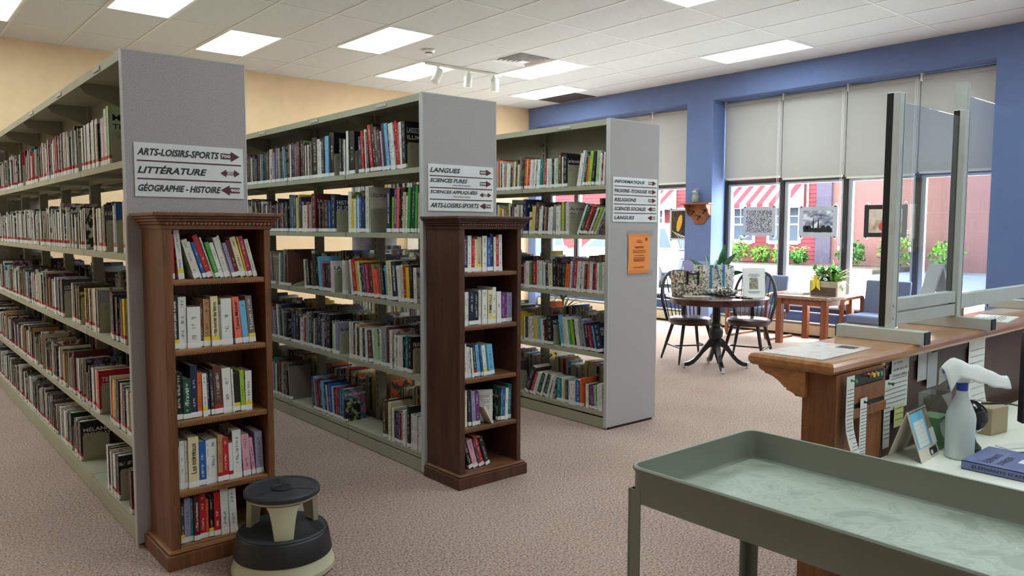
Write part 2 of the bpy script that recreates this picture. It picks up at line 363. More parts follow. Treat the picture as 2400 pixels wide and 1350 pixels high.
# ceiling with its tiles
KX, JY, CX0, CY0 = .6223, 1.2446, 3.482, 7.8905
ceil = struct('ceiling', bx(ROOM['XL'], XW+.45, ROOM['YB'], YW+.12, HC+.06, HC+.12), M['tbar'])
LIGHTS = [(-4,1),(0,1),(4,1),(8,1),(-2,0),(2,0),(6,0),(8,-2),(4,-3),(-4,-3),(0,-3),(-2,-5),(2,-5),(-4,-7),(0,-7),(5,-7),(8,-7),(-6,0),(-8,1),(-6,-2),(-8,-1),(4,-5),(7,-5),(4,-8),(7,-8)]  # those missing from NB are added out of view to brighten the room
SPECIAL = {(5,0): 'vent', (9,1): 'return'}
full = bx(-KX/2+.011, KX/2-.011, -JY/2+.011, JY/2-.011, .004, .02).mesh('ceiling_tile', M['tile'])
for k in range(-11, 10):
    for j in range(-10, 3):
        if (k, j) in LIGHTS: continue
        x0, x1 = CX0+k*KX-KX/2, CX0+k*KX+KX/2; y0, y1 = CY0+j*JY-JY/2, CY0+j*JY+JY/2
        cx0, cx1, cy0, cy1 = max(x0, ROOM['XL']), min(x1, XW), max(y0, ROOM['YB']), min(y1, YW)
        if cx1-cx0 < .03 or cy1-cy0 < .03: continue
        if (k, j) == (5, 0): cy0 = CY0
        if (k, j) == (9, 1): cy1 = CY0+j*JY-.27
        if (cx0, cx1, cy0, cy1) == (x0, x1, y0, y1): o = link('ceiling_tile', full, ceil, ((x0+x1)/2, (y0+y1)/2, HC))
        else: o = bx(cx0+.011, cx1-.011, cy0+.011, cy1-.011, HC+.004, HC+.02).build('ceiling_tile', M['tile'], ceil)
g = MB()
for k in range(-11, 11):
    x = CX0+(k-.5)*KX
    if ROOM['XL'] < x < XW: g.box(x-.012, x+.012, ROOM['YB'], YW, HC, HC+.03)
for j in range(-10, 4):
    y = CY0+(j-.5)*JY
    if ROOM['YB'] < y < YW: g.box(ROOM['XL'], XW, y-.012, y+.012, HC+.0005, HC+.03)
g.box(XW-.02, XW, ROOM['YB'], YW, HC, HC+.03); g.box(ROOM['XL'], XW, YW-.02, YW, HC, HC+.03)
g.box(CX0+4.5*KX, CX0+5.5*KX, CY0-.012, CY0+.012, HC, HC+.03)
g.build('ceiling_grid', M['tbar'], ceil)
lens = bx(-KX/2+.03, KX/2-.03, -JY/2+.03, JY/2-.03, .006, .016).mesh('lens', M['troffer'])
fr = MB()
for s in (-1, 1):
    fr.box(s*(KX/2-.021)-.009, s*(KX/2-.021)+.009, -JY/2+.012, JY/2-.012, -.004, .03); fr.box(-KX/2+.03, KX/2-.03, s*(JY/2-.021)-.009, s*(JY/2-.021)+.009, -.004, .03)
frm = fr.mesh('frame', M['white'])
NB = {(-4,1): 'above the aisle beside the beige wall', (0,1): 'above the LITTÉRATURE stack close to the beige wall', (4,1): 'behind the three-head spotlight track', (8,1): 'beside the dark return grille',
 (-2,0): 'over the aisle beside the LITTÉRATURE stack', (2,0): 'above the two stacks near the smoke detector', (6,0): 'touching the square louvred vent', (8,-2): 'along the blue window wall', (4,-3): 'over the open carpet between counter and stacks'}
for k, j in LIGHTS:
    t = thing('ceiling_light', 'lit rectangular ceiling light '+NB[(k,j)] if (k,j) in NB else 'added unseen rectangular ceiling light that brightens the room', 'ceiling light', (CX0+k*KX, CY0+j*JY, HC), 0, 'recessed ceiling lights')
    link('lens', lens, t); link('frame', frm, t)
# louvred vent
t = thing('ceiling_vent', 'square white louvred air vent set in the ceiling', 'vent', (CX0+5*KX, CY0-JY/4, HC))
bx(-.3, .3, -.3, .3, .03, .04).build('duct', M['blackp'], t)
for q in range(6):
    a = .295-q*.045; c_ = a-.03; z0, z1 = -.002-q*.006, .028-q*.004; lv = MB()
    pts = [(-a,-a),(a,-a),(a,a),(-a,a)]; pin = [(-c_,-c_),(c_,-c_),(c_,c_),(-c_,c_)]
    for i in range(4):
        p, q2 = pts[i], pts[(i+1)%4]; r, s2 = pin[i], pin[(i+1)%4]
        lv.quad((*p, z0), (*q2, z0), (*s2, z1), (*r, z1))
    lv.build('louvre', M['white'], t)
bx(-.06, .06, -.06, .06, -.03, -.02).build('louvre', M['white'], t)
t = thing('return_grille', 'dark ceiling return grille in the corner by the blue wall', 'grille', (XW-.3, CY0+JY+.17, HC))
bx(-.29, .29, -.42, .42, .012, .02).build('backing', M['blackp'], t)
gl = bx(-.29, .29, -.006, .006, 0, .018).mesh('slat', plain('grille_brown', S(92,80,74), .6))
for i in range(28): link('slat', gl, t, (0, -.405+i*.03, 0))
t = thing('smoke_detector', 'round white smoke detector on the ceiling', 'smoke detector', (5.373, 7.925, HC))
MB().lathe([(.075,0),(.075,-.012),(.06,-.03)], 24).build('base', M['white'], t, True)
MB().lathe([(.045,-.03),(.04,-.05),(.02,-.056)], 24).build('sensor', M['offw'], t, True)
MB().lathe([(.046,-.034),(.046,-.042)], 24).build('slot', M['blackp'], t)
# spotlight track
t = thing('spotlight_track', 'white ceiling track carrying three cylindrical spotlights', 'track light', (6.34, 8.5, HC))
bx(-.63, .63, -.018, .018, -.03, 0).build('rail', M['offw'], t)
for x, tl in ((-.44, 28), (.06, 4), (.53, 0)):
    m4 = Matrix.Translation((x, 0, -.15)) @ Matrix.Rotation(R_(tl), 4, 'Y')
    h_ = MB().lathe([(.01,.1),(.035,.095),(.052,.07),(.056,.03),(.056,-.085),(.05,-.1)], 20, M=m4).build('head', M['offw'], t, True)
    bx(x-.02, x+.02, -.016, .016, -.06, -.03).build('adapter', M['white'], t)
    MB().tube([(x+.066*math.cos(a), 0, -.125+.066*math.sin(a)*.95) for a in [i*math.pi/10 for i in range(11)]], .004, 6).build('yoke', M['alu'], t, True)

# windows
def window(name, ys, zt):
    w = thing(name, None, None); w['kind'] = 'structure'
    a, b_ = ys[-1], ys[0]
    for i, y in enumerate(ys):
        dk = .025 if 0 < i < len(ys)-1 else .02
        y_ = y-dk if i == 0 else y+dk if i == len(ys)-1 else y
        bx(XG-.05, XG+.06, y_-dk, y_+dk, .30, zt).build('mullion', M['frame_dark'], w)
    for i in range(len(ys)-1):
        y1, y0 = ys[i]-.03, ys[i+1]+.03
        bx(XG-.035, XG+.05, y0, y1, 2.05, 2.11).build('transom', M['frame_dark'], w)
        bx(XG-.03, XG+.05, y0, y1, zt-.05, zt).build('head_rail', M['frame_dark'], w)
        bx(XG-.04, XG+.05, y0, y1, .30, .36).build('bottom_rail', M['frame_dark'], w)
        f = MB().box(XG-.02, XG+.03, y1-.055, y1, .36, 2.05).box(XG-.02, XG+.03, y0, y0+.03, .36, 2.05).box(XG-.02, XG+.03, y0+.03, y1-.055, 2.02, 2.05).box(XG-.02, XG+.03, y0+.03, y1-.055, .36, .385)
        f.build('inner_frame', M['frame_light'], w)
        bx(XG, XG+.006, y0+.03, y1-.055, .385, 2.02).build('pane', M['glass'], w)
        bx(XG, XG+.006, y0, y1, 2.11, zt-.05).build('pane', M['glass'], w)
    bx(9.56, XG+.06, a, b_, .29, .305).build('sill', M['bluetrim'], w)
    return w
MU1 = [6.595, 5.69, 4.80, 3.916, 3.04]; MU2 = [10.36, 9.68, 8.80, 7.94, 7.07]
window('window_1', MU1, ZT); window('window_2', MU2, ZT)
BLB = {0: ('beside the blue pillar, first of the wide window', 2.137), 1: ('behind the hanging church photograph', 2.10), 2: ('above the dark framed photograph', 2.075), 3: ('at the counter end of the wide window', 2.09)}
BLC = {3: ('in the narrow window next to the wall shelf', 2.12), 2: ('second from the wall shelf, narrow window', 2.12), 1: ('third from the wall shelf, narrow window', 2.12), 0: ('in the corner by the beige wall', 2.12)}
for MU, BL, nm in ((MU1, BLB, 1), (MU2, BLC, 2)):
    for i in range(4):
        y1, y0 = MU[i]-.015, MU[i+1]+.015; zb = BL[i][1]
        t = thing('roller_blind', 'half-lowered grey roller blind '+BL[i][0], 'blind', (9.62, (y0+y1)/2, ZT), 0, 'roller blinds of the window wall'); hw = (y1-y0)/2
        n = 10; pts = [(-hw+2*hw*k/n) for k in range(n+1)]; fb = MB()
        fb.box(-.001, .001, -hw-.008, hw+.008, zb-ZT, -.05); fb.build('fabric', M['blind'], t)
        MB().tube([(0,-hw,-.045),(0,hw,-.045)], .032, 16).build('roller_tube', M['blind'], t, True)
        bx(-.008, .008, -hw+.012, hw-.012, zb-ZT-.025, zb-ZT).build('bottom_bar', M['offw'], t)
        bx(-.035, .035, hw-.012, hw+.008, -.09, 0).build('bracket', M['white'], t)
        if nm == 1 or i == 3:
            MB().tube([(-.03,-hw+.01,-.05),(-.03,-hw+.01,-1.35-.7)], .0025, 5).tube([(-.03,-hw+.03,-.05),(-.03,-hw+.03,-2.05)], .0025, 5).build('chain', M['white'], t)
            MB().lathe([(.008,-.03),(.014,-.02),(.014,.02),(.006,.03)], 10, (-.03,-hw+.02,-2.07)).build('chain_weight', M['white'], t, True)
# baseboard heaters in the window recesses
for (a, b_), lab in zip(OP, ('cream baseboard heater under the wide window', 'cream baseboard heater under the narrow window beside the stacks')):
    t = thing('baseboard_heater', lab, 'heater', (9.38, a, 0)); ln = b_-a
    bx(0, .2, .01, ln-.01, .03, .155).build('casing', M['heater'], t, bevel=.006); bx(.02, .2, .01, ln-.01, 0, .03).build('plinth', M['blackp'], t)
    bx(.01, .2, .01, ln-.01, .155, .185).build('grille', plain('heater_grille', S(120,112,100), .5), t)
    n = int(ln/.6)
    for i in range(1, n): bx(-.001, .002, i*ln/n-.003, i*ln/n+.003, .03, .15).build('seam', M['blackp'], t)

# ================================================================== OUTSIDE
struct('ground_street', bx(9.9, 70, -30, 70, -.2, -.12), M['asphalt'])
struct('sidewalk_near', bx(9.85, 14.2, -30, 70, -.16, -.06), M['concrete'])
struct('road_apron', bx(17, 21, -30, 70, -.14, -.119), M['concrete'])
struct('ground_bed', bx(26.2, 30, 12, 40, -.16, .02), M['soil'])
struct('kerb_bed', bx(25.9, 26.2, 12, 40, -.16, .06), M['concrete'])
XB = 30
hb = thing('corner_house', 'red house with clapboard and brick walls and a striped awning across the street', 'house', (XB, 16, -.12))
sid = MB()
for i in range(40):
    z0 = .12+i*.17; sid.prism([(0,z0),(.035,z0),(.012,z0+.17),(0,z0+.17)], lambda p, q, a: (-p, a, q), .06, 16)
sid.build('clapboard', M['redsiding'], hb, kind='stuff')
bx(-.06, .3, 0, 16, 0, .12).build('footing', M['concrete'], hb)
bx(0, .3, .06, 16, .12, 7).build('house_wall', M['redsiding'], hb)
bx(-.12, .2, -.58, .06, 0, 7).build('pilaster', M['pilaster'], hb)
bx(0, .3, -22, -.58, 0, 7).build('brick_wall', M['brick'], hb)
def hwin(y0, y1, z0, z1, base=-.12):
    f = MB()
    for a in ((y0-.1,y0,z0-.1,z1+.1),(y1,y1+.1,z0-.1,z1+.1),(y0,y1,z1,z1+.1),(y0,y1,z0-.14,z0)): f.box(-.09, .02, a[0], a[1], a[2]-base, a[3]-base)
    w = f.build('window_frame', M['white'], hb)
    zm = (z0+z1)/2
    mu = MB().box(-.06, -.02, y0, y1, zm-.03-base, zm+.03-base)
    for k in range(1, 3): mu.box(-.05, -.02, y0+(y1-y0)*k/3-.015, y0+(y1-y0)*k/3+.015, zm-base, z1-base)
    mu.box(-.05, -.02, y0, y1, (zm+z1)/2-.015-base, (zm+z1)/2+.015-base)
    mu.build('muntin', M['white'], w)
    for a, c_ in ((z0, zm), (zm, z1)): bx(-.04, -.03, y0, y1, a-base, c_-base).build('pane', M['darkpane'], w)
for a in ((.85,2.2),(3.0,3.95),(5.9,7.0),(8,9.4)): hwin(a[0], a[1], .92, 2.32)
for a in ((1.0,2.2),(4.2,5.4),(8,9.2),(-4.4,-3.2),(-8.6,-7.4)): hwin(a[0], a[1], 4.3, 6.0)
MB().tube([(-.1,-1.35,.3),(-.1,-1.35,6.9)], .05, 8).build('downpipe', M['white'], hb, True)
MB().tube([(-.1,.45,2.3),(-.1,.45,6)], .04, 8).build('downpipe', M['white'], hb, True)
for (ya, yb, lab) in ((.65, 5.6, 'red and white striped awning over the red house windows'), (7.2, 10.2, 'second red and white striped awning further along the red house')):
    aw = thing('awning', lab, 'awning', (XB-.05, 16, -.12), 0, 'striped awnings'); n = int((yb-ya)/.27)
    for i in range(n):
        y0 = ya+i*(yb-ya)/n; y1 = ya+(i+1)*(yb-ya)/n
        q = MB().prism([(0,3.55),(-1.3,2.6),(-1.3,2.42),(-1.28,2.42),(-1.28,2.58),(0,3.5)], lambda p, z, a: (p, a, z), y0, y1)
        q.build('awning_strip', M['awn_w'] if i % 2 else M['awn_r'], aw)
    for y in (ya, yb): MB().prism([(0,3.52),(-1.29,2.58),(-1.29,2.45),(0,2.45)], lambda p, z, a: (p, a, z), y-.005, y+.005).build('side_panel', M['awn_w'], aw)
# far street to the other side, seen through the shelf gaps
f2 = thing('pale_building', 'pale rendered building across the street seen through the shelves', 'building', (34, 38, -.12))
bx(0, .3, -9, 14, 0, 8).build('wall_face', M['stucco'], f2)
for y in (-7, -4.4, -1.8, .8, 4, 7):
    for z in (.9, 3.8):
        w = bx(-.06, 0, y, y+1.3, z, z+1.7).build('window_frame', M['white'], f2); bx(-.07, -.06, y+.1, y+1.2, z+.1, z+1.6).build('pane', M['darkpane'], w)
f3 = thing('salmon_building', 'salmon coloured building front beside the stop sign', 'building', (36, 42, -.12))
bx(-1, -.7, 0, 6, 0, 7).build('wall_face', M['salmon'], f3)
for y in (.6, 3): bx(-1.06, -1, y, y+1.4, 1, 2.8).build('pane', M['darkpane'], f3)
t = thing('stop_sign', 'red octagonal stop sign on a post across the street', 'sign', (24.5, 28.3, -.12))
MB().tube([(0,0,0),(0,0,2.9)], .03, 8).build('post', M['alu'], t)
m4 = Matrix.Translation((-.05,0,2.55)) @ Matrix.Rotation(R_(90), 4, 'Y') @ Matrix.Rotation(R_(22.5), 4, 'Z')
MB().lathe([(.4,0),(.4,.02)], 8, M=m4).build('plate', plain('sign_red', S(206,50,56), .5), t)
tx = MB(); put_text(tx, 'ARRÊT', (-.08, .27, 2.46), (0,-1,0), (0,0,1), .54, .2, keep=False); tx.build('lettering', M['white'], t)

def car(name, label, loc, rz, mat_b, mat_t):
    t = thing(name, label, 'car', loc, rz)
    body = MB().prism([(-2.2,.35),(-2.25,.75),(-2.1,1.0),(.9,1.02),(2.1,.86),(2.2,.6),(2.15,.32)], lambda p, q, a: (p, a, q), -.88, .88).build('body', mat_b, t, bevel=.06)
    MB().prism([(-2.1,.98),(-1.85,1.62),(-1.6,1.68),(.0,1.68),(.95,1.0)], lambda p, q, a: (p, a, q), -.78, .78).build('cabin', mat_t, t, bevel=.05)
    for s in (-1, 1):
        MB().prism([(-1.9,1.04),(-1.72,1.54),(-.8,1.58),(-.8,1.04)], lambda p, q, a: (p, a, q), s*.785-.01, s*.785+.01).build('side_window', M['darkpane'], t)
        MB().prism([(-.72,1.04),(-.72,1.58),(-.05,1.58),(.72,1.04)], lambda p, q, a: (p, a, q), s*.785-.01, s*.785+.01).build('side_window', M['darkpane'], t)
        bx(-2.28, -2.1, s*.7-.16, s*.7+.16, .78, .92).build('tail_lamp', M['tail'], t)
        for x in (-1.35, 1.35):
            m4 = Matrix.Translation((x, s*.8, .34)) @ Matrix.Rotation(R_(90), 4, 'X')
            w = MB().lathe([(.2,-.11),(.34,-.1),(.34,.1),(.2,.11)], 20, M=m4).build('wheel', M['tyre'], t, True)
            MB().lathe([(.05,-.12),(.21,-.112),(.21,.112),(.05,.12)], 14, M=m4).build('hub', M['alu'], w, True)
    MB().prism([(-2.125,1.02),(-1.9,1.56),(-1.92,1.57),(-2.14,1.02)], lambda p, q, a: (p, a, q), -.68, .68).build('rear_window', M['darkpane'], t)
    bx(-2.3, -2.2, -.8, .8, .38, .6).build('bumper', M['blackp'], t)
    bx(-2.29, -2.24, -.25, .25, .66, .8).build('number_plate', M['white'], t); return t
car('parked_car', 'charcoal hatchback parked outside the narrow window', (16.4, 14.5, -.12), R_(100), M['car_dark'], M['car_light'])
car('parked_car', 'silver car parked beyond the shelf gaps near the stop sign', (16.5, 19.6, -.12), R_(80), M['car_light'], M['car_light'])

random.seed(4)
def leafball(mb, c, r, n, size, col=None, flat=1.0):
    for _ in range(n):
        d = Vector((random.gauss(0,1), random.gauss(0,1), random.gauss(0,1))).normalized(); rr = r*random.uniform(.55, 1)
        p = Vector(c)+Vector((d.x*rr, d.y*rr, d.z*rr*flat)); a = Vector((random.gauss(0,1), random.gauss(0,1), random.gauss(0,1))).normalized(); b2 = a.cross(d)
        if b2.length < .1: continue
        b2.normalize(); s = size*random.uniform(.6, 1.3)
        mb.add([p-a*s, p+b2*s*.45, p+a*s, p-b2*s*.45], [(0,1,2,3)])
SH = [((28.6,18.9,0),.6,'leafl','pale flowering shrub under the red house window, left of the hostas','w'), ((28.9,17.9,0),.45,'leafl','low lime green shrub in front of the red clapboard',None),
      ((28.4,15.9,0),.38,'leaf','green hosta clump with yellow flowers by the bed edge','y'), ((28.8,16.9,0),.4,'leafl','hosta with yellow daisies near the grey pilaster','y'),
      ((28.9,14.05,0),.6,'leaf','leafy weeds against the brick wall near the downpipe',None), ((28.9,12.3,0),.75,'leafl','wild green shrub against the red brick wall','w'), ((28.7,10.6,0),.6,'leafl','low wild shrub further along the red brick wall',None)]
for c, r, mt, lab, fl in SH:
    t = thing('garden_shrub', lab.replace(', left of the hostas', ''), 'shrub', c, 0, 'shrubs along the red house'); q = MB(); leafball(q, (0,0,r*.9), r, 420, .09, flat=.85); q.build('foliage', M['g'+mt], t)
    MB().tube([(0,0,-.05),(0,0,r)], .03, 6).build('stem', M['soil'], t)
    if fl:
        q = MB()
        for _ in range(24):
            a = random.uniform(0, 6.28); d = r*random.uniform(.3, 1); q.lathe([(.01,0),(.06,.02),(.01,.03)], 6, (d*math.cos(a), d*math.sin(a), r*random.uniform(1.2, 1.9)))
        q.build('blossoms', M['whitefl' if fl == 'w' else 'yellowfl'], t)

# ================================================================== METAL STACKS
UW = .5226; UH = 2.1487; SEC = .8855
UNITS = {
 'u1': dict(X=.8624, Y=3.554, n=6, z=[.10, .457, .876, 1.287, 1.69], name='LITTÉRATURE stack'),
 'u2': dict(X=2.3884, Y=3.5907, n=6, z=[.112, .557, .97, 1.375, 1.745], name='LANGUES stack'),
 'u3': dict(X=3.9036, Y=3.5907, n=4, z=[.118, .53, .947, 1.36, 1.705], name='stack with the orange notice')}
LABU = {'u1': 'long double-sided metal bookshelf stack with LITTÉRATURE sign on grey end panel', 'u2': 'double-sided metal bookshelf stack with SCIENCES PURES sign on grey end panel', 'u3': 'double-sided metal bookshelf stack with orange notice on its grey end panel'}
hw = UW/2
def shelf_mesh(s, nm='shelf'):
    q = MB(); L_ = SEC-.004
    xi, xo = .03, hw-.012
    a, b_ = (xi, xo) if s > 0 else (-xo, -xi)
    q.box(a, b_, .002, L_, -.004, 0)
    f0, f1 = (xo-.004, xo) if s > 0 else (-xo, -xo+.004)
    q.box(f0, f1, .002, L_, -.03, -.004); g0, g1 = (xi, xi+.004) if s > 0 else (-xi-.004, -xi)
    q.box(g0, g1, .002, L_, -.03, -.004); q.box(a, b_, .002, .006, -.03, -.004); q.box(a, b_, L_-.004, L_, -.03, -.004)
    return q.mesh(nm, M['steel'])
shm = {s: shelf_mesh(s) for s in (-1, 1)}
brk = {}
for s in (-1, 1):
    for e in (0, 1):
        q = MB(); y0 = .003 if e == 0 else SEC-.007
        q.prism([(s*.03,-.02),(s*(hw-.02),-.02),(s*(hw-.02),.0),(s*(hw-.06),.02),(s*.09,.05),(s*.03,.09)], lambda p, z, a: (p, a, z), y0, y0+.003); brk[s, e] = q.mesh('shelf_bracket', M['steel'])
kick = {s: bx(s*(hw-.016)-.006, s*(hw-.016)+.006, .002, SEC-.002, .004, .075).mesh('kick_plate', M['steel']) for s in (-1, 1)}
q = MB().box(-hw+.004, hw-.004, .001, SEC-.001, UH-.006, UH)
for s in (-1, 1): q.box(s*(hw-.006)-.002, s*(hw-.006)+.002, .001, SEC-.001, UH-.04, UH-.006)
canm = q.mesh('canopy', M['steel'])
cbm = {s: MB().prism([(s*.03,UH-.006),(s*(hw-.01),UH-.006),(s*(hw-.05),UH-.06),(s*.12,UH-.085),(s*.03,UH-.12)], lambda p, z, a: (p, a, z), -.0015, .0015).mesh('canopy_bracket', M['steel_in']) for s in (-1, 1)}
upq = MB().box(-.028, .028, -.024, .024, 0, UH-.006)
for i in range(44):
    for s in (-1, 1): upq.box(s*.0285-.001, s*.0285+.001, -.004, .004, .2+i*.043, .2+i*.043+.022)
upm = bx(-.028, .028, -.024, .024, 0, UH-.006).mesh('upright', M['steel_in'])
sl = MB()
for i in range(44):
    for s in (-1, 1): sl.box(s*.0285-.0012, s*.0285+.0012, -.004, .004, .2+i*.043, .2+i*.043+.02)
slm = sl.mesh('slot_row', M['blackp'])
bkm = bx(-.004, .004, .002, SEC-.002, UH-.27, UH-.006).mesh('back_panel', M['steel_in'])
tlm = bx(-hw-.0006, -hw+.002, .0, .12, -.009, .009).mesh('shelf_tag', plain('tag_card', S(190,190,178), .6))
for k, U in UNITS.items():
    root = thing('shelving_stack', LABU[k], 'bookshelf', (U['X']+hw, U['Y'], 0), 0, 'metal library stacks'); U['root'] = root
    p = bx(-hw, hw, -.0, .028, .015, UH).build('end_panel', M['fabric'], root, bevel=.004)
    e = MB().box(-hw-.002, -hw+.003, -.001, .03, .012, UH+.002).box(hw-.003, hw+.002, -.001, .03, .012, UH+.002).box(-hw, hw, -.001, .03, UH-.002, UH+.003)
    e.build('edge_trim', M['panel_edge'], p)
    bx(-hw+.03, hw-.03, .003, .026, 0, .015).build('glide', M['blackp'], p)
    bx(-hw, hw, .034+U['n']*SEC, .062+U['n']*SEC, 0, UH).build('end_panel', M['fabric'], root)
    for i in range(U['n']):
        y0 = .031+i*SEC
        for s in (-1, 1):
            for zi, z in enumerate(U['z']):
                link('base_shelf' if zi == 0 else 'shelf', shm[s], root, (0, y0, z))
                if zi: 
                    for e in (0, 1): link('shelf_bracket', brk[s, e], root, (0, y0, z))
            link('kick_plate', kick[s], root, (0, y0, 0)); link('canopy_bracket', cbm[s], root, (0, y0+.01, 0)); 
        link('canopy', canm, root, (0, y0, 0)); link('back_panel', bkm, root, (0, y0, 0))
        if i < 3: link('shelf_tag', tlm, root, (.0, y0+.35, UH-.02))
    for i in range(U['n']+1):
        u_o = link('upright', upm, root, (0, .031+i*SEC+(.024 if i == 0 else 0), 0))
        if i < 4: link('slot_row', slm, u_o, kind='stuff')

# direction signs on the end panels
SIGNS = {
 'u1': (.899, 1.367, 1.535, 1.765, 3.554, [('ARTS-LOISIRS-SPORTS', None, '700', 1), ('LITTÉRATURE', None, '800', 0), ('GÉOGRAPHIE - HISTOIRE', None, '900', -1)]),
 'u2': (2.421, 2.886, 1.50, 1.762, 3.5907, [('LANGUES', None, '400', 1), ('SCIENCES PURES', '(MATHÉMATIQUES)', '500', 1), ('SCIENCES APPLIQUÉES', '(TECHNOLOGIES)', '600', 0), ('ARTS-LOISIRS-SPORTS', None, '700', -1)]),
 'u3': (3.936, 4.407, 1.45, 1.758, 3.5907, [('INFORMATIQUE', None, '000', 1), ('PHILOSOPHIE - PSYCHOLOGIE', None, '100', 1), ('RELIGIONS', None, '200', 1), ('SCIENCES SOCIALES', None, '300', -1), ('LANGUES', None, '400', -1)])}
TW = {'ARTS-LOISIRS-SPORTS': .74, 'LITTÉRATURE': .62, 'GÉOGRAPHIE - HISTOIRE': .75, 'LANGUES': .45, 'SCIENCES PURES': .56, 'SCIENCES APPLIQUÉES': .72, 'INFORMATIQUE': .68, 'PHILOSOPHIE - PSYCHOLOGIE': .73, 'RELIGIONS': .49, 'SCIENCES SOCIALES': .71}
SL = {'u1': 'white subject sign reading LITTÉRATURE on grey end panel', 'u2': 'white subject sign reading SCIENCES PURES on grey end panel', 'u3': 'white subject sign reading INFORMATIQUE on grey end panel'}
for k, (x0, x1, z0, z1, Y, rows) in SIGNS.items():
    t = thing('direction_sign', SL[k], 'sign', (x0, Y, z0), 0, 'subject signs on the stacks'); W_ = x1-x0; H_ = z1-z0; n = len(rows); rh = H_/n
    bx(0, W_, -.006, .002, 0, H_).build('board', M['signw'], t, bevel=.001)
    for i, (st, sub, num, d) in enumerate(rows):
        tx = MB(); ar = MB(); nu = MB()
        zb = H_-(i+1)*rh
        if i < n-1: bx(.01, W_-.01, -.0072, -.006, zb-.0028, zb+.0028).build('divider', M['maroon'], t)
        hh = rh*(.40 if not sub else .34); zz = zb+rh*(.3 if not sub else .46)
        put_text(tx, st, (.012, -.0075, zz), (1,0,0), (0,0,1), W_*TW[st], hh*(1.18 if 'É' in st else 1), .3, .026, keep=False)
        if sub: put_text(tx, sub, (W_*.36, -.0075, zb+rh*.14), (1,0,0), (0,0,1), W_*.27, rh*.2, .3, 0, keep=False)
        cx, cz = W_*.87, zb+rh*.5; a, w2 = rh*.3, W_*.095
        P = lambda p, q: (cx+p, -.0073, cz+q)
        if d == 1: ar.add([P(-w2*.95,-a*.55), P(w2*.1,-a*.55), P(w2*.1,-a), P(w2,0), P(w2*.1,a), P(w2*.1,a*.55), P(-w2*.95,a*.55)], [tuple(range(7))])
        if d == -1: ar.add([P(w2*.95,a*.55), P(-w2*.1,a*.55), P(-w2*.1,a), P(-w2,0), P(-w2*.1,-a), P(-w2*.1,-a*.55), P(w2*.95,-a*.55)], [tuple(range(7))])
        if d == 0: ar.add([P(-w2,0), P(-w2*.4,-a*.75), P(-w2*.4,-a*.3), P(w2*.4,-a*.3), P(w2*.4,-a*.75), P(w2,0), P(w2*.4,a*.75), P(w2*.4,a*.3), P(-w2*.4,a*.3), P(-w2*.4,a*.75)], [(0,1,9),(1,2,3,4,6,7,8,9),(4,5,6)])
        tw = w2*(.95 if d else .62); put_text(nu, num, (cx+(-w2*.9 if d == 1 else -w2*.0 if d == -1 else -tw*.5), -.0077, cz-a*(.32 if d else .22)), (1,0,0), (0,0,1), tw, a*(.64 if d else .44), 0, .03, keep=False)
        tx.build('row_lettering', M['ink'], t); ar.build('arrow', M['maroon'], t); nu.build('arrow_number', M['signw'], t)
# orange notice
t = thing('notice_sheet', 'orange notice sheet taped to the grey end panel', 'notice', (4.10, 3.5907, 1.085))
q = MB()
for i in range(8):
    z0, z1 = .285*i/8, .285*(i+1)/8; f_ = lambda z: -.003-.006*math.sin(z/.285*3.0)
    q.quad((0,f_(z0),z0), (.225,f_(z0)-.002,z0), (.225,f_(z1)-.002,z1), (0,f_(z1),z1))
q.build('paper_sheet', M['orange'], t)
q = MB()
for z, w_ in ((.235,.05),(.222,.07),(.19,.10),(.182,.09),(.163,.14),(.15,.14),(.128,.10),(.112,.12),(.10,.13),(.09,.11),(.045,.11)):
    q.box(.1125-w_/2, .1125+w_/2, -.0125, -.0118, z, z+.004)
q.lathe([(.012,0),(.012,.0005)], 8, M=Matrix.Translation((.19,-.0118,.245)) @ Matrix.Rotation(R_(90), 4, 'X'))
q.build('printed_lines', plain('orange_print', S(150,74,50), .8), t)
for z in (-.02, .262): bx(-.03, .255, -.0136, -.0128, z, z+.045).build('tape', M['tape'], t)

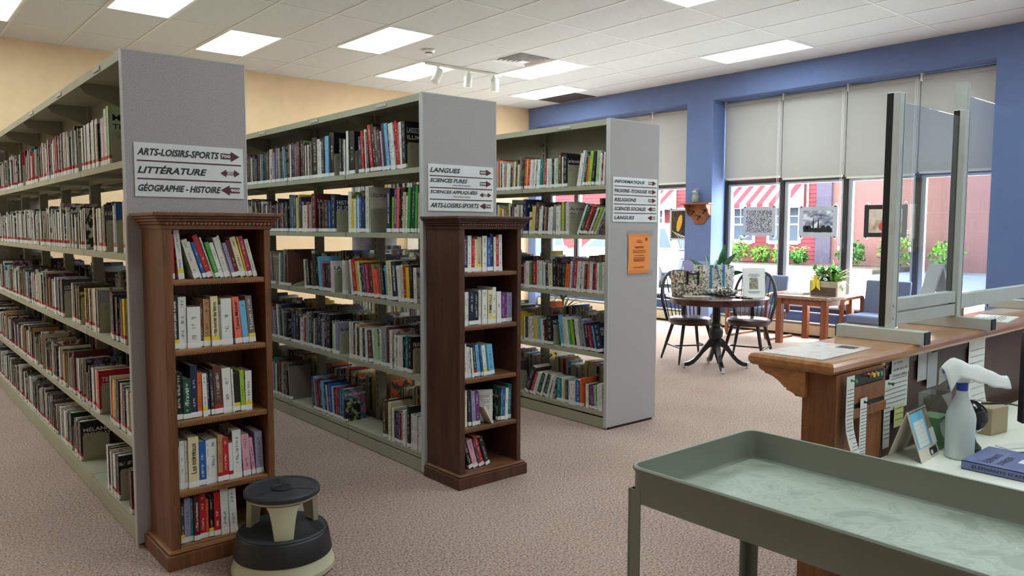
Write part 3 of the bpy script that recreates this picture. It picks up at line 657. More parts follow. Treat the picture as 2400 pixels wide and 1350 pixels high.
# ================================================================== WOODEN BOOKCASES
def bookcase(label, x, y, w, h, d, zsh, mv, mh):
    t = thing('wooden_bookcase', label, 'bookcase', (x, y, 0), 0, 'narrow wooden bookcases at the stack ends')   # x,y = front corner
    for a, b_ in ((0, .026), (w-.026, w)):
        bx(a, b_, .02, d, .07, h-.05).build('side_panel', mv, t); bx(a-.001, b_+.009 if a == 0 else b_+.001, .006, .02, .07, h-.05).build('stile', mv, t, bevel=.002)
    bx(.026, w-.026, d-.01, d, .07, h-.05).build('back_panel', mv, t)
    bx(-.028, w+.028, -.022, d+.005, 0, .062).build('plinth', mv, t, bevel=.004); bx(-.02, w+.02, -.014, d, .062, .075).build('plinth_moulding', mh, t, bevel=.006)
    for z in zsh:
        s_ = bx(.026, w-.026, .012, d-.01, z-.022, z).build('shelf', mh, t, bevel=.002)
        q = MB()
        for i in range(int((w-.056)/.008)): q.box(.03+i*.008, .03+i*.008+.005, .008, .013, z-.022, z-.014)
        q.build('carved_edge', mh, s_)
    bx(.026, w-.026, .02, d-.01, .07, .078).build('bottom_board', mh, t)
    cq = MB()
    for i, (o_, z0, z1) in enumerate(((.006,h-.07,h-.05),(.016,h-.05,h-.038),(.026,h-.038,h-.026),(.036,h-.026,h-.016),(.046,h-.016,h))): cq.box(-o_, w+o_, .006-o_, d+.002, z0, z1)
    c_ = cq.build('cornice', mv, t, bevel=.003)
    dq = MB(); n = int(w/.017)
    for i in range(n):
        m4 = Matrix.Translation((.004+i*(w-.008)/n+.008, -.012, h-.046)) @ Matrix.Rotation(R_(90), 4, 'X')
        dq.lathe([(.0075,-.004),(.006,.002),(.002,.004)], 8, M=m4)
    dq.build('egg_moulding', mh, c_)
    for s in (0, 1):
        q = MB()
        for i in range(26): q.box(.0255 if s == 0 else w-.0275, .0275 if s == 0 else w-.0255, .05, .054, .15+i*.045, .155+i*.045)
        q.build('peg_holes', M['blackp'], t, kind='stuff')
    return t
BC1 = dict(x=.916, y=3.232, w=.442, h=1.465, d=.31, z=[.312, .606, .902, 1.19]); BC2 = dict(x=2.402, y=3.262, w=.43, h=1.468, d=.31, z=[.318, .588, .876, 1.166])
bookcase('brown wooden bookcase with beaded cornice standing behind the step stool', *[BC1[k] for k in 'xywhdz'], M['bcase'], M['bcase_h'])
bookcase('dark brown wooden bookcase under the SCIENCES PURES sign', *[BC2[k] for k in 'xywhdz'], M['bcase2'], M['bcase2_h'])

# ================================================================== BOOKS
PAL = {'k': ('black',28,26,28), 'K': ('charcoal',62,58,60), 'w': ('white',224,222,216), 'W': ('off-white',212,206,192), 'c': ('cream',226,212,168), 'g': ('grey',150,150,150), 'G': ('green',70,150,62), 'd': ('dark green',24,78,58),
 'l': ('lime green',152,190,50), 'L': ('pale green',166,196,150), 'r': ('red',190,34,40), 'R': ('burgundy',98,28,36), 'm': ('crimson',176,38,74), 'o': ('orange',226,104,46), 's': ('salmon',228,108,92), 'y': ('yellow',226,190,48),
 'b': ('blue',36,90,166), 'n': ('navy',30,42,72), 'a': ('sky blue',110,178,216), 't': ('teal',30,124,132), 'p': ('purple',108,50,120), 'P': ('lavender',150,146,176), 'i': ('pink',222,160,180), 'B': ('brown',92,58,44), 'T': ('tan',176,132,92), 'u': ('taupe',122,108,102), 'e': ('beige',200,182,154), 'h': ('bright orange',250,92,70)}
LIN = {k: S(*v[1:]) for k, v in PAL.items()}
PAGE = S(222,212,190); STW = S(232,232,230); STR = S(176,30,40); STY = S(238,208,50)
BOOKS = []; ENDS = []
def row(where, shelf, org, rot, spec, x0, depth, length=None, vis=True, sticker='w', inset=.01, seed=1):
    """org = shelf point where local x starts; books run along local x, spines on local y = 0"""
    rnd = random.Random(seed); x = x0; items = spec.split() if isinstance(spec, str) else spec
    prev = None
    for it in items:
        f = it.split(':')
        if f[0] == '_':
            g_ = float(f[1])/1000
            if vis and g_ > .045 and rot < 0: ENDS.append((where, shelf, org, rot, x+(prev['h']*math.sin(prev['ln']) if prev and prev['ln'] > 0 else 0)+.001 if prev else x+g_-.004, prev['key'] if prev else None, prev['ti'] if prev else None))
            x += g_
            if prev and prev['ln'] > 0: x += prev['h']*math.sin(prev['ln'])
            prev = None; continue
        key = f[0][0]; fl = f[0][1:]; t = float(f[1])/1000; h = float(f[2])/1000; ln = R_(float(f[3])) if len(f) > 3 and f[3] else 0; ti = f[4].replace('_', ' ') if len(f) > 4 else None
        d = min(depth, h*rnd.uniform(.66, .76)); a = abs(ln); wx = t/math.cos(a)
        pb = prev['ln'] if prev else 0; ph = min(prev['h'], h) if prev else h
        if ln < 0: x += ph*max(0, math.tan(a)-(math.tan(-pb) if pb < 0 else 0)) if prev else h*math.sin(a)
        if pb > 0 and pb > ln: x += ph*(math.tan(pb)-math.tan(max(ln, 0)))
        piv = x if ln <= 0 else x+wx
        if length and max(x+wx, piv+(h*math.sin(ln) if ln > 0 else 0)) > length+.004:
            x2 = x+(ph*math.tan(min(pb, ln)) if pb > 0 else 0)
            if ln > 0 and x2+t <= length: ln = 0; a = 0; wx = t; x = x2; piv = x
            else: break
        B = dict(where=where, shelf=shelf, org=org, rot=rot, piv=piv, ln=ln, t=t, h=h, d=d, key=key, fl=fl, ti=ti, vis=vis, st=sticker, y=inset+(rnd.uniform(0,.012) if not ti else 0), seed=.12 if ti and ti[0] == '@' else rnd.random(), prev=prev['key'] if prev else None, wx=wx)
        B['next'] = None
        if prev: prev['next'] = key
        BOOKS.append(B); prev = B; x += wx+.0014
    return x
def fit(spec, target, *a, **k):
    """scale the thicknesses of a row until it reaches the target length, then lay it"""
    items = spec.split(); f_ = 1.0
    def scaled(f_): return [':'.join([p[0], '%.1f' % (float(p[1])*f_)]+p[2:]) for p in (q.split(':') for q in items)]
    for _ in range(5):
        nb, ne = len(BOOKS), len(ENDS); kk = dict(k); kk['length'] = 9; end = row(*a[:4], scaled(f_), *a[4:], **kk); last = BOOKS[-1]
        if last['ln'] > 0: end += last['h']*math.sin(last['ln'])
        del BOOKS[nb:]; del ENDS[ne:]; f_ *= target/end
    f_ = max(.6, min(1.7, f_)); return row(*a[:4], scaled(f_*.995), *a[4:], **k)
def gen(rnd, pal, length, h=(180,240), t=(10,28), lean=(0,), gap=.06, sub=6):
    out = []; x = 0
    while x < length:
        n = rnd.randint(3, sub); ln = rnd.choice(lean); b0 = rnd.uniform(*h)
        for _ in range(n):
            tt = rnd.uniform(*t); hh = min(h[1]+30, b0+rnd.gauss(0, 14)); out.append('%s:%.0f:%.0f:%d' % (rnd.choice(pal), tt, hh, ln)); x += tt/1000
        if rnd.random() < gap: g_ = rnd.uniform(30, 120); out.append('_:%.0f' % g_); x += g_/1000
    return out

w1 = 'the wooden bookcase behind the step stool'; w2 = 'the wooden bookcase under SCIENCES PURES sign'
SN = ['bottom', 'fourth', 'third', 'second', 'top']
B1 = {
 4: 'r:21:186:0 wy:24:202:-5 W:25:168:-17 w:9:160:-17 b:15:158:-18 r:22:188:-19 w:7:180:-18 G:19:156:-17 w:17:154:-17 W:24:176:-16 w:8:186:-16 P:15:152:-16 R:22:164:-15 c:26:176:-15 y:7:178:-14 m:19:180:-14 W:18:166:-14',
 3: 'ky:26:225:0:Biodynamie__JAMES_M._CAIN w:30:216:0 w:50:172:0 B:10:186:0 Ty:25:202:0 cy:28:212:-1:La_révolte_des_lettres g:10:176:-1 w:42:200:-1 s:27:204:-4:Tante_Mame a:25:186:-5 uy:25:206:-5:Mourir',
 2: 'w:5:200:0 k:26:202:0 d:28:172:0:Travel n:25:224:0 o:15:190:0 wy:17:184:-1 n:10:190:-1 K:12:196:-2 Br:32:210:-2 w:34:196:-2 w:7:190:-2 ky:24:168:-2 l:16:180:-2 wy:26:174:0',
 1: 'w:16:184:0 w:20:206:0 W:11:204:0 c:44:216:0:Les_normaux b:28:190:0 w:14:192:0 w:34:192:0 Tr:20:206:0 r:26:190:0 wr:17:162:-1 w:38:214:-1 i:34:188:-3 i:16:168:-5 P:34:190:-2',
 0: 'w:14:176:0 Ky:15:172:0 P:27:192:0 t:9:186:0 R:26:194:0:C\'est_arrivé_comme_ça r:28:196:0 o:11:170:0 ky:20:178:0 r:27:192:0 w:36:208:-1 w:34:194:-2'}
B2 = {
 4: 'cr:18:200:0 n:30:190:0 w:28:198:0 r:22:184:0 c:24:178:0 ey:33:190:0 w:36:196:0 b:24:188:0 n:26:208:0 w:18:190:-1 r:20:196:-1 w:26:202:-1',
 3: 'c:22:172:0 w:14:184:0 w:18:184:0 n:34:190:0 k:30:182:0 w:20:188:0 w:36:190:0 c:34:188:0:TIMEVILLE wy:24:202:0 w:32:176:-1 p:26:168:0 p:14:166:0 P:36:166:0',
 2: 'b:14:150:-3 w:30:188:-4 w:22:170:-5 w:12:166:-5 nr:22:178:-6 a:24:178:-6 b:10:176:-6 wy:26:172:-7 t:10:170:-7 a:40:172:-7',
 1: 'c:24:186:0 c:22:204:0 n:18:200:-2 P:24:196:-3 p:28:188:-3 _:130 k:12:170:2 t:10:182:2 b:18:176:2 w:20:182:2 t:26:200:2'}
B2[0] = '_:8 k:26:182:-17 i:30:170:-17 K:14:168:-18 r:22:186:-18 k:26:178:-19'
for B, W_, BC in ((B1, w1, BC1), (B2, w2, BC2)):
    zs = [.078]+BC['z']
    for i, sp in B.items():
        tl = ((.66,.985,.86,.92,.955) if B is B1 else (.56,.985,.64,.98,.80))[i]*(BC['w']-.056)
        fit(sp, tl, W_, ['bottom','fourth','third','second','top'][i], (BC['x']+.03, BC['y']+.024, zs[i]), 0, .002, .16, length=BC['w']-.056, vis=True, sticker='w', inset=.014, seed=10*i+(1 if B is B1 else 5))

def stack_row(k, i, sec, spec, side=-1, seed=1, vis=True, sticker='w', x0=.01):
    U = UNITS[k]; z = U['z'][i]; yb = U['Y']+.031+sec*SEC
    if side < 0: org, rot = (U['X']+.014, yb+SEC, z), -R_(90)
    else: org, rot = (U['X']+UW-.014, yb, z), R_(90)
    a = ('the '+U['name'], ['bottom','fourth','third','second','top'][i], org, rot); k_ = dict(length=SEC-.012, vis=vis, sticker=sticker, inset=.004, seed=seed)
    if isinstance(spec, str): fit(spec, SEC-.02, *a, x0, .192, **k_)
    else: row(*a, spec, x0, .192, **k_)
# third stack, first section
S3 = {
 4: 'r:20:235:4 y:12:230:4 r:22:232:4 w:18:222:5 W:16:222:5 w:18:222:5 w:14:220:4 w:22:218:4 t:24:222:4 G:16:216:4 m:24:218:4 w:22:216:2 W:22:214:0 n:12:212:0 w:22:212:0 L:22:214:0 B:26:252:0 w:22:222:0 k:30:236:0:@Les_baromètres;humains _:86 w:16:234:11 w:18:252:11 w:14:238:10 d:18:240:9 o:14:206:8 l:26:240:7 k:20:236:6 L:34:240:4 w:16:220:4 s:8:220:4 w:14:224:3',
 3: 'n:28:268:0:@À_TIRE _:26 W:22:170:3 y:22:212:4 w:10:216:4 B:34:244:4 w:18:190:4 w:18:214:4 n:20:222:4 T:14:206:4 k:12:210:4 w:24:200:4 w:24:206:3 g:18:220:2 w:30:208:0 w:18:214:0 G:10:216:0 y:18:238:0 t:12:240:0 w:14:232:0 W:22:236:0:@Au_menu;des_65 _:60 w:18:226:24 d:28:224:24 r:22:216:25 R:20:196:26 w:16:206:27 n:12:196:27 l:16:210:28 w:14:200:28',
 2: 'i:16:190:0 w:30:206:0 G:14:198:0 B:18:210:0 r:18:206:0 W:20:214:0 w:22:206:-1 a:8:160:-1 w:16:204:-1 n:24:186:-3 c:30:198:-3 k:26:230:-1 B:22:204:0 k:18:214:0 K:22:210:0 o:26:196:4 w:18:218:4 b:12:220:4 r:20:228:4 w:26:222:4 w:22:214:4 B:16:204:3 s:16:206:2 w:20:212:2 R:14:208:1 m:12:214:1 w:18:218:0 L:12:212:0 w:18:224:0',
 1: 'w:14:188:0 K:16:190:0 w:20:192:0 W:18:186:-1 e:18:186:-1 y:18:186:-2 a:26:190:-2 w:14:188:-3 r:6:180:-3 k:16:186:-3 w:8:190:-3 k:36:222:-3:@NOUVEL;MUSCULA _:40 a:26:236:-9 W:16:226:-9 w:14:220:-9 G:16:208:-9 l:16:206:-10 k:14:214:-10 w:22:220:-10 g:16:210:-10 P:18:206:-11 k:26:198:-11 m:12:190:-12 n:10:194:-12 a:16:188:-12 n:36:204:-13:@FERME;DES_CORPS',
 0: 'K:34:232:24 R:12:190:22 m:16:186:22 w:22:192:22 d:24:190:22 w:14:184:20 d:30:186:19 w:16:180:18 w:18:176:16 _:6 t:34:176:0 w:16:176:0 L:12:172:0 K:20:170:0 w:16:166:0 w:22:168:0 w:16:166:0 b:34:190:0 o:14:206:-1:@Homéopathie _:16 w:20:172:-1 K:10:170:-2 p:26:168:-5 L:14:176:-4 w:14:184:-3 w:24:196:-3:@GUIDE;DES_R;NAT'}
for i, sp in S3.items(): stack_row('u3', i, 0, sp, seed=300+i)
S2a = {
 4: 'w:18:278:0 k:44:270:0 _:34 n:22:230:-2 r:16:262:-3 w:18:268:-4 K:18:250:-4 r:22:290:-8 k:20:290:-8 B:22:270:-8 K:18:250:-8 i:12:240:-8 n:24:284:-8 a:20:280:-8 w:20:276:-8 w:18:276:-7 r:16:284:-7 r:10:270:-6 w:20:272:-5 k:24:270:-3:@LAISSEZ-PASSER;ILLIMITÉ _:90',
 3: 'w:16:262:0 c:14:258:0 y:20:216:0 y:8:206:0 w:16:214:0 a:12:206:0 w:12:220:0 b:18:222:0 n:24:226:0 b:12:214:0 W:28:282:0:@L\'ÉQUITATION _:138 n:26:262:0:pêche_et_aventure l:18:212:2 p:22:266:3 s:16:268:3 k:26:252:4 e:18:236:4 w:14:212:4 G:18:262:4 d:22:276:4 G:16:270:3 e:22:226:2',
 2: 'w:16:230:-8 r:26:236:-8 y:26:222:-8 w:10:212:-9 k:22:212:-9 p:14:210:-9 y:8:206:-9 m:14:208:-9 B:20:208:-9 T:16:210:-9 h:28:180:-9 u:20:206:-8 k:18:220:-8 a:20:208:-7 c:34:238:-6 n:30:234:-6:science-fiction w:22:212:-6 W:16:218:-5 r:14:210:-5 y:20:206:-4 k:16:220:-3 w:20:206:-2',
 1: 'w:14:234:0 W:12:232:0 B:16:210:0 w:14:230:0 k:10:206:0 T:14:226:0 w:16:212:0 n:16:210:0 w:18:212:-2 B:30:204:-6 w:18:212:-6 L:28:206:-5 w:14:222:-3 g:34:246:0 R:16:244:0 w:18:232:0 _:20 w:14:206:0 w:12:206:0 W:16:206:0 w:14:204:0 k:10:208:0 t:22:216:0 k:22:216:0:@FRANKENSTEIN _:60',
 0: '_:350 B:28:236:0 K:26:246:0 c:24:234:0:@DICKENS _:8 w:20:206:0 k:14:190:0 n:22:196:0 p:22:190:0 s:18:188:0 w:26:214:0 w:14:206:0 k:22:246:0 w:24:204:0 w:18:200:0 w:16:200:0 w:16:198:0 w:24:202:0'}
for i, sp in S2a.items(): stack_row('u2', i, 0, sp, seed=200+i)
S2b = {
 4: 'R:16:268:0 w:14:262:0 n:26:272:0 p:22:262:0 B:18:272:0 R:16:268:0 k:26:276:0 B:20:252:0 w:10:236:0 R:22:242:0 W:12:236:0 u:20:242:0 k:44:280:0 W:26:264:0 w:18:246:0 K:22:252:0 n:14:270:0 a:30:272:0 k:38:290:0 _:50 K:16:240:0 K:14:236:0 w:10:230:0',
 3: 'n:18:270:0 t:22:262:0 K:34:266:0 W:16:244:0 y:20:268:0 n:30:250:0 W:60:190:0 r:14:206:0 g:26:196:0 w:16:236:0 R:40:266:0:@La_grande;jeux_de _:30 k:22:206:0 B:22:206:0 R:26:212:0 n:18:206:0 b:22:206:0 K:16:250:0 n:38:246:0:@HISTOIRE;DE_SPORT _:90',
 2: '_:150 W:18:210:-5 K:16:200:-5 k:22:214:-5:football R:16:206:-6 B:16:196:-6 k:36:252:-6 d:20:190:-7 a:22:236:-7 P:16:206:-5 R:22:190:-5 n:18:188:-4 K:18:190:-4 m:20:196:-4 w:18:212:-2:@LA;D\'ELLE _:80 w:20:222:0 W:14:220:0',
 1: 'k:20:226:2 b:16:216:2 k:32:256:2 K:24:206:2 w:10:200:2 W:12:206:2 m:20:196:2 K:16:190:2 g:24:246:3 t:18:212:3 k:26:252:4 w:12:210:3 B:18:214:2 n:30:250:2 K:20:200:0 P:22:196:0 c:16:206:1 k:36:258:1:@PÉDALER _:16 L:16:206:0 w:12:200:0 P:26:216:0:@À_VÉLO _:70',
 0: '_:240 n:20:236:-9 a:16:240:-9 r:18:226:-9 R:14:220:-9 K:18:212:-9 k:22:214:-9 a:22:226:-9 n:18:222:-9 w:14:206:-9 n:22:214:-8 b:20:222:-7 w:18:206:-6 n:20:206:-5 r:16:212:-3 R:20:206:-2 b:22:210:-1 t:28:216:0 k:18:150:0 _:20'}
for i, sp in S2b.items(): stack_row('u2', i, 1, sp, seed=220+i)
S2c0 = {3: 'n:20:260:0 R:22:250:0 W:30:200:0 _:80 w:20:240:0 K:30:260:0 n:24:250:0 k:20:240:0 e:16:230:0', 1: 'b:20:220:2 k:34:252:2:@LES_DIEUX;D\'HOLLYWOOD_2 _:120 k:20:240:3 w:16:220:3 K:24:230:2', 0: 'k:24:270:0 B:18:250:0 k:30:270:0:@SUPER-;HÉROS _:140'}
dark = 'kkKKnnRBBwgdtuP'; mix = 'kKnwwWrbGyBTgWwcuo'; pale = 'wwwwWWWggcaLekKnB'
rnd = random.Random(77)
for i in range(5):
    for sec in range(2, 6): stack_row('u2', i, sec, S2c0[i].split()+gen(rnd, dark, .5, (210,270), (12,30), (0,0,2,-5), .1) if sec == 2 and i in S2c0 else gen(rnd, dark if sec < 4 else mix, .9, (210,270), (12,30), (0,0,2,-5), .08), seed=240+i*7+sec)
    for sec in range(1, 4): stack_row('u3', i, sec, (['k:26:290:0:@BESTIAIRE', '_:50']+['k:16:230:8']*6 if (sec, i) == (1, 4) else [])+gen(rnd, mix, .9, (190,250), (12,28), (0,3,-4), .06), seed=340+i*7+sec)
# first stack, long face: pale plastic covers up high, darker novels below
S1 = {(4,0): 'w:26:218:0 k:8:216:0 w:22:224:0 w:30:226:0 w:18:226:0 w:18:228:0 w:12:226:0 w:20:232:0 w:16:230:0 W:22:232:0 K:16:204:0 n:20:206:0 w:20:222:0 i:20:224:0 w:26:258:0 w:18:256:0 L:22:262:0:@MAG;TRÉ _:110',
 (3,0): '_:120 w:14:214:0 K:16:216:0 R:14:214:0 w:16:206:0 w:14:208:0 k:10:206:0 W:20:210:0 w:16:206:0 k:14:214:0 u:22:216:0 K:18:222:0 _:90 W:20:216:0 b:24:226:0 _:90 c:22:232:0 K:26:228:0 K:24:226:0',
 (2,0): '_:20 W:16:212:0 T:18:206:0 w:16:214:0 R:22:216:0 w:14:220:0 g:22:210:0 _:128 K:26:220:0 m:16:214:0 n:22:210:0:@MARTINE _:16 k:22:206:0 K:16:204:0 b:20:200:0 B:16:198:0 y:22:206:0 _:70',
 (2,1): 'w:14:226:0 n:14:222:0 P:26:224:0 w:12:220:0 n:22:218:0 w:12:222:0 K:20:218:0 K:26:222:0:@LOUISE_TREMBLAY;D\'ESSIAMBRE _:130 w:12:216:0 K:20:214:0 K:26:212:0 B:26:212:0 B:24:210:0 k:30:208:0 _:70 y:14:206:0 n:20:200:0',
 (1,0): 'w:20:214:0 W:22:216:0 g:20:212:0 w:26:216:0 w:14:220:0 r:34:224:0:@TREMBLAY;D\'ESSIAMBRE _:120 k:30:226:0 w:10:230:0 h:22:206:5 y:22:224:5 u:20:226:4 k:26:230:3 w:18:220:2 i:16:216:2 k:34:216:2 W:18:210:0 w:22:206:0 K:20:206:0 y:24:206:0 w:16:180:0 k:24:176:0',
 (0,0): '_:180 w:22:220:0 k:20:216:0 T:20:212:0 w:16:210:0 w:18:206:0 w:22:206:0 k:34:214:0 _:120 k:16:206:0 R:20:206:0:@Meurtre_à _:60',
 (0,1): 'w:22:206:0 w:18:206:0 K:22:208:0 W:16:206:0 w:24:204:0 g:20:202:0 k:30:216:0 d:28:220:0 _:30 K:24:206:0 g:26:200:0 w:14:214:0 R:14:206:0 w:18:208:0 k:32:222:0:@MÉLANIE;TREMBLAY _:130'}
for i in range(5):
    for sec in range(6):
        sp = S1.get((i, sec)) or gen(rnd, {4: 'wwWgKkntrWkKi', 3: 'wwwwwWgkKw', 2: 'wwKnBkRgTawW', 1: 'wWKkBTngRe', 0: 'wWKkngdBWw'}[i], .9, (196,226) if i < 4 else (206,236), (12,26), (0,), .22)
        stack_row('u1', i, sec, sp, seed=100+i*7+sec, sticker='r')
# the far faces, seen only through the open backs
for k, n in (('u1', 6), ('u2', 6), ('u3', 4)):
    for i in range(5):
        for sec in range(n): stack_row(k, i, sec, gen(rnd, mix if k != 'u1' else dark, .8, (200,262), (14,32), (0,3), .12), 1, 500+i*9+sec, False)

def book_parts(B):
    """local geometry of one book: (cover, pages, label) MBs about the pivot"""
    t, h, d = B['t'], B['h'], B['d']; ct = min(.0022, t*.12); col = (*LIN[B['key']], B['seed']); m4 = Matrix.Rotation(B['ln'], 4, 'Y')
    off = 0 if B['ln'] <= 0 else -t
    T = lambda x, y, z: m4 @ Vector((x+off, y+B['y'], z))
    cov = MB()
    def bxx(mb, x0, x1, y0, y1, z0, z1, c, uvk=None):
        vs = [T(*p) for p in ((x0,y0,z0),(x1,y0,z0),(x1,y1,z0),(x0,y1,z0),(x0,y0,z1),(x1,y0,z1),(x1,y1,z1),(x0,y1,z1))]
        N_ = [(-5,-5)]*4; uv = [N_, N_, N_, N_, N_, N_]
        if uvk == 'spine': uv[2] = [(0,0),(1,0),(1,1),(0,1)]
        if uvk == 'face': uv[3] = [(2,0),(3,0),(3,1),(2,1)]; uv[5] = [(3,0),(2,0),(2,1),(3,1)]
        mb.add(vs, [(0,3,2,1),(4,5,6,7),(0,1,5,4),(1,2,6,5),(2,3,7,6),(3,0,4,7)], [c]*6, uv)
    bxx(cov, 0, ct, 0, d, 0, h, col, 'face'); bxx(cov, t-ct, t, 0, d, 0, h, col, 'face'); bxx(cov, 0, t, -.0012, ct, 0, h, col, 'spine')
    pg = MB(); bxx(pg, ct, t-ct, ct, d-.003, .002, h-.003, (*PAGE, 0))
    lb = MB(); e = .0006; z0 = .004; z1 = min(.026, h*.14)
    bxx(lb, -e, t+e, -.0012-e, min(.02, d*.2), z0, z1, (*STW, 0))
    fl = B['fl']; band = STY if 'y' in fl else STR if ('r' in fl or (B['st'] == 'r' and B['seed'] < .72)) else None
    if band: bxx(lb, -e, t+e, -.0012-e, min(.02, d*.2), z1, z1+.016, (*band, 0))
    B['band'] = None if not band else 'yellow' if band is STY else 'red'
    tx = None
    if B['ti']:
        tx = MB(); light = sum(LIN[B['key']])/3 < .22; c = (*(S(236,232,226) if light else S(48,36,40)), 0); o_ = T(0,0,0); vx = m4 @ Vector((1,0,0)); vz = m4 @ Vector((0,0,1)); vy = Vector((0,1,0))
        ti = B['ti']
        if ti[0] == '@':
            L_ = ti[1:].split(';'); fh = min(.030, d*.16)
            for j, s_ in enumerate(L_): 
                ww = d*.86; put_text(tx, s_, T(t+.0006, d*.08, h-.028-fh*(j+1)*1.25), vy, vz, ww, fh, 0, .012, c)
        else: put_text(tx, ti.strip(), T(t*.76, -.0024, .06), vz, -vx, h-.085, t*.52, 0, .008, c)
        B['title'] = ti.lstrip('@').replace(';', ' ').replace('  ', ' ')
    return cov, pg, lb, tx
def area(B):
    o = Vector(B['org']); c = o+Matrix.Rotation(B['rot'], 3, 'Z') @ Vector((B['piv'], 0, B['h']/2)); v = c-Vector((0,0,CAM_H)); z = v.dot(fw)
    if z < .5 or not B['vis']: return 0
    px = 1200+F_PX*v.dot(rt)/z
    if px < 4 or px > 2396: return 0
    n = Vector((0,-1,0)) if abs(B['rot']) < .1 else Vector((-1,0,0)); f = abs(v.normalized().dot(n))
    if B['where'].endswith('LANGUES stack') and px < 640: f *= .05
    if B['where'].endswith('notice') and px < 1235: f *= .05
    return B['t']*B['h']*f/z**2
for B in BOOKS: B['A'] = area(B)
BOOKS.sort(key=lambda B: -B['A'])
SAFE = ('football', 'science-fiction', 'L\'ÉQUITATION', 'PÉDALER', 'À VÉLO', 'HISTOIRE DE SPORT', 'Homéopathie', 'À TIRE', 'SUPER- HÉROS', 'BESTIAIRE', 'pêche et aventure')
SZ = lambda t: 'slim' if t < .014 else 'thick' if t > .028 else ''
used = {}
stuff = MB()
WH = {w1: 'bookcase behind step stool', w2: 'dark wooden bookcase', 'the LITTÉRATURE stack': 'LITTÉRATURE stack', 'the LANGUES stack': 'LANGUES stack', 'the stack with the orange notice': 'stack with orange notice'}
for n_, B in enumerate(BOOKS):
    cov, pg, lb, tx = book_parts(B); Rm = Matrix.Translation(Vector(B['org'])+Matrix.Rotation(B['rot'], 3, 'Z') @ Vector((B['piv'],0,0))) @ Matrix.Rotation(B['rot'], 4, 'Z')
    if n_ >= 300:
        for q in (cov, pg, lb, tx):
            if q: stuff.add([Rm @ Vector(v) for v in q.v], q.f, q.c, q.uv)
        continue
    lab = ' '.join(filter(None, ['tilted' if abs(B['ln']) > .1 else '', SZ(B['t']), 'tall' if B['h'] > .235 else 'short' if B['h'] < .175 else '', PAL[B['key']][0], 'book']))
    if B.get('title') and B['title'] not in SAFE: lab = 'lettered '+lab
    if B.get('title') in SAFE: lab += ' titled '+B['title'].replace('- ', '-')
    elif B['prev'] and B['next']: lab += ' between '+PAL[B['prev']][0]+' and '+PAL[B['next']][0]
    elif B['next']: lab += ' beside '+PAL[B['next']][0]+' one'
    elif B['prev']: lab += ' beside '+PAL[B['prev']][0]+' one'
    elif B['band']: lab += ' with '+B['band']+' band'
    lab += ', '+B['shelf']+' shelf, '+WH[B['where']]
    w_ = lab.split()
    if len(w_) > 16: lab = ' '.join(w_[:2]+w_[-(14):]) if False else ' '.join(x for x in w_ if x not in ('tall','short'))
    cnt = used.setdefault(lab, 0); used[lab] += 1
    t = thing('book', lab, 'book', Rm.translation, B['rot'], 'books on '+B['where'])
    cov.build('cover', M['book'], t); pg.build('page_block', M['book'], t); lb.build('spine_label', M['book'], t)
    if tx and tx.f: tx.build('title_lettering', M['col'], t)
q = MB().prism([(.0,0),(.135,0),(.135,.12),(.130,.135),(.118,.145),(.1,.15),(.012,.15),(.003,.145),(0,.135)], lambda p, z, a: (a, p, z), 0, .0016)
bem = {'plate': q.mesh('plate', M['steel']), 'foot': bx(-.1, 0, .01, .12, 0, .0012).mesh('foot', M['steel']), 'hole': MB().lathe([(.009,0),(.006,-.0006),(.009,.0024)], 14, M=Matrix.Translation((.0017,.03,.125)) @ Matrix.Rotation(R_(90), 4, 'Y')).mesh('dimple', M['steel_in'])}
seen = {}
for wh, sh, org, rot, x, pk, ti in ENDS:
    p = Vector(org)+Matrix.Rotation(rot, 3, 'Z') @ Vector((x, .012, 0))
    if p.y > UNITS['u1']['Y']+3.2*SEC: continue
    ti = ti.lstrip('@').replace(';', ' ') if ti else None
    ti = ti if ti in SAFE else None
    lab = 'putty bookend '+('beside book titled '+ti.replace('- ', '-') if ti else 'holding '+PAL[pk][0]+' book' if pk else 'at the start of a row')+', '+sh+' shelf, '+WH[wh]
    w_ = lab.split()
    if len(w_) > 16: lab = ' '.join(x_ for x_ in w_ if x_ not in ('metal', 'the'))
    t = thing('bookend', lab, 'bookend', p, rot, 'metal bookends in the stacks')
    link('plate', bem['plate'], t); link('foot', bem['foot'], t); link('dimple', bem['hole'], t)
so = stuff.build('shelved_book_rows', M['book']); tag(so, 'remaining rows of books deep in the metal stacks', 'books', None, 'stuff')

# odd books in the dark bookcase: one turned back-cover out, one fallen against it
zb = BC2['z'][0]
GX = max(B['org'][0]+B['piv']+B['wx'] for B in BOOKS if B['where'] == w2 and B['shelf'] == 'fourth' and B['key'] in 'pP')
t = thing('book', 'white book turned back cover out, fourth shelf, dark wooden bookcase', 'book', (GX+.006, 3.385, zb), R_(-27))
bx(0, .118, 0, .003, 0, .178).build('cover', M['paper'], t); bx(.001, .117, .003, .015, .002, .176).build('page_block', M['offw'], t); bx(0, .118, .015, .018, 0, .178).build('cover', M['paper'], t)
q = MB()
for i in range(11): q.box(.01, .01+.09*(1 if i % 4 else .6), -.0004, 0, .06+i*.0085, .0625+i*.0085)
q.build('blurb_print', plain('grey_print', S(130,126,126), .8), t); bx(.085, .11, -.0004, 0, .012, .028).build('barcode', M['ink'], t)
t = thing('book', 'thin cream book slumped against the turned white book, dark wooden bookcase', 'book', (GX, 3.276, zb))
m4 = Matrix.Translation((.064,0,0)) @ Matrix.Rotation(R_(-30), 4, 'Y')
MB().box(0, .012, 0, .068, 0, .118, M=m4).build('page_block', M['offw'], t); MB().box(.012, .0135, -.001, .068, 0, .12, M=m4).box(-.0015, 0, -.001, .068, 0, .12, M=m4).build('cover', plain('cream_cover', S(216,206,184), .5), t)

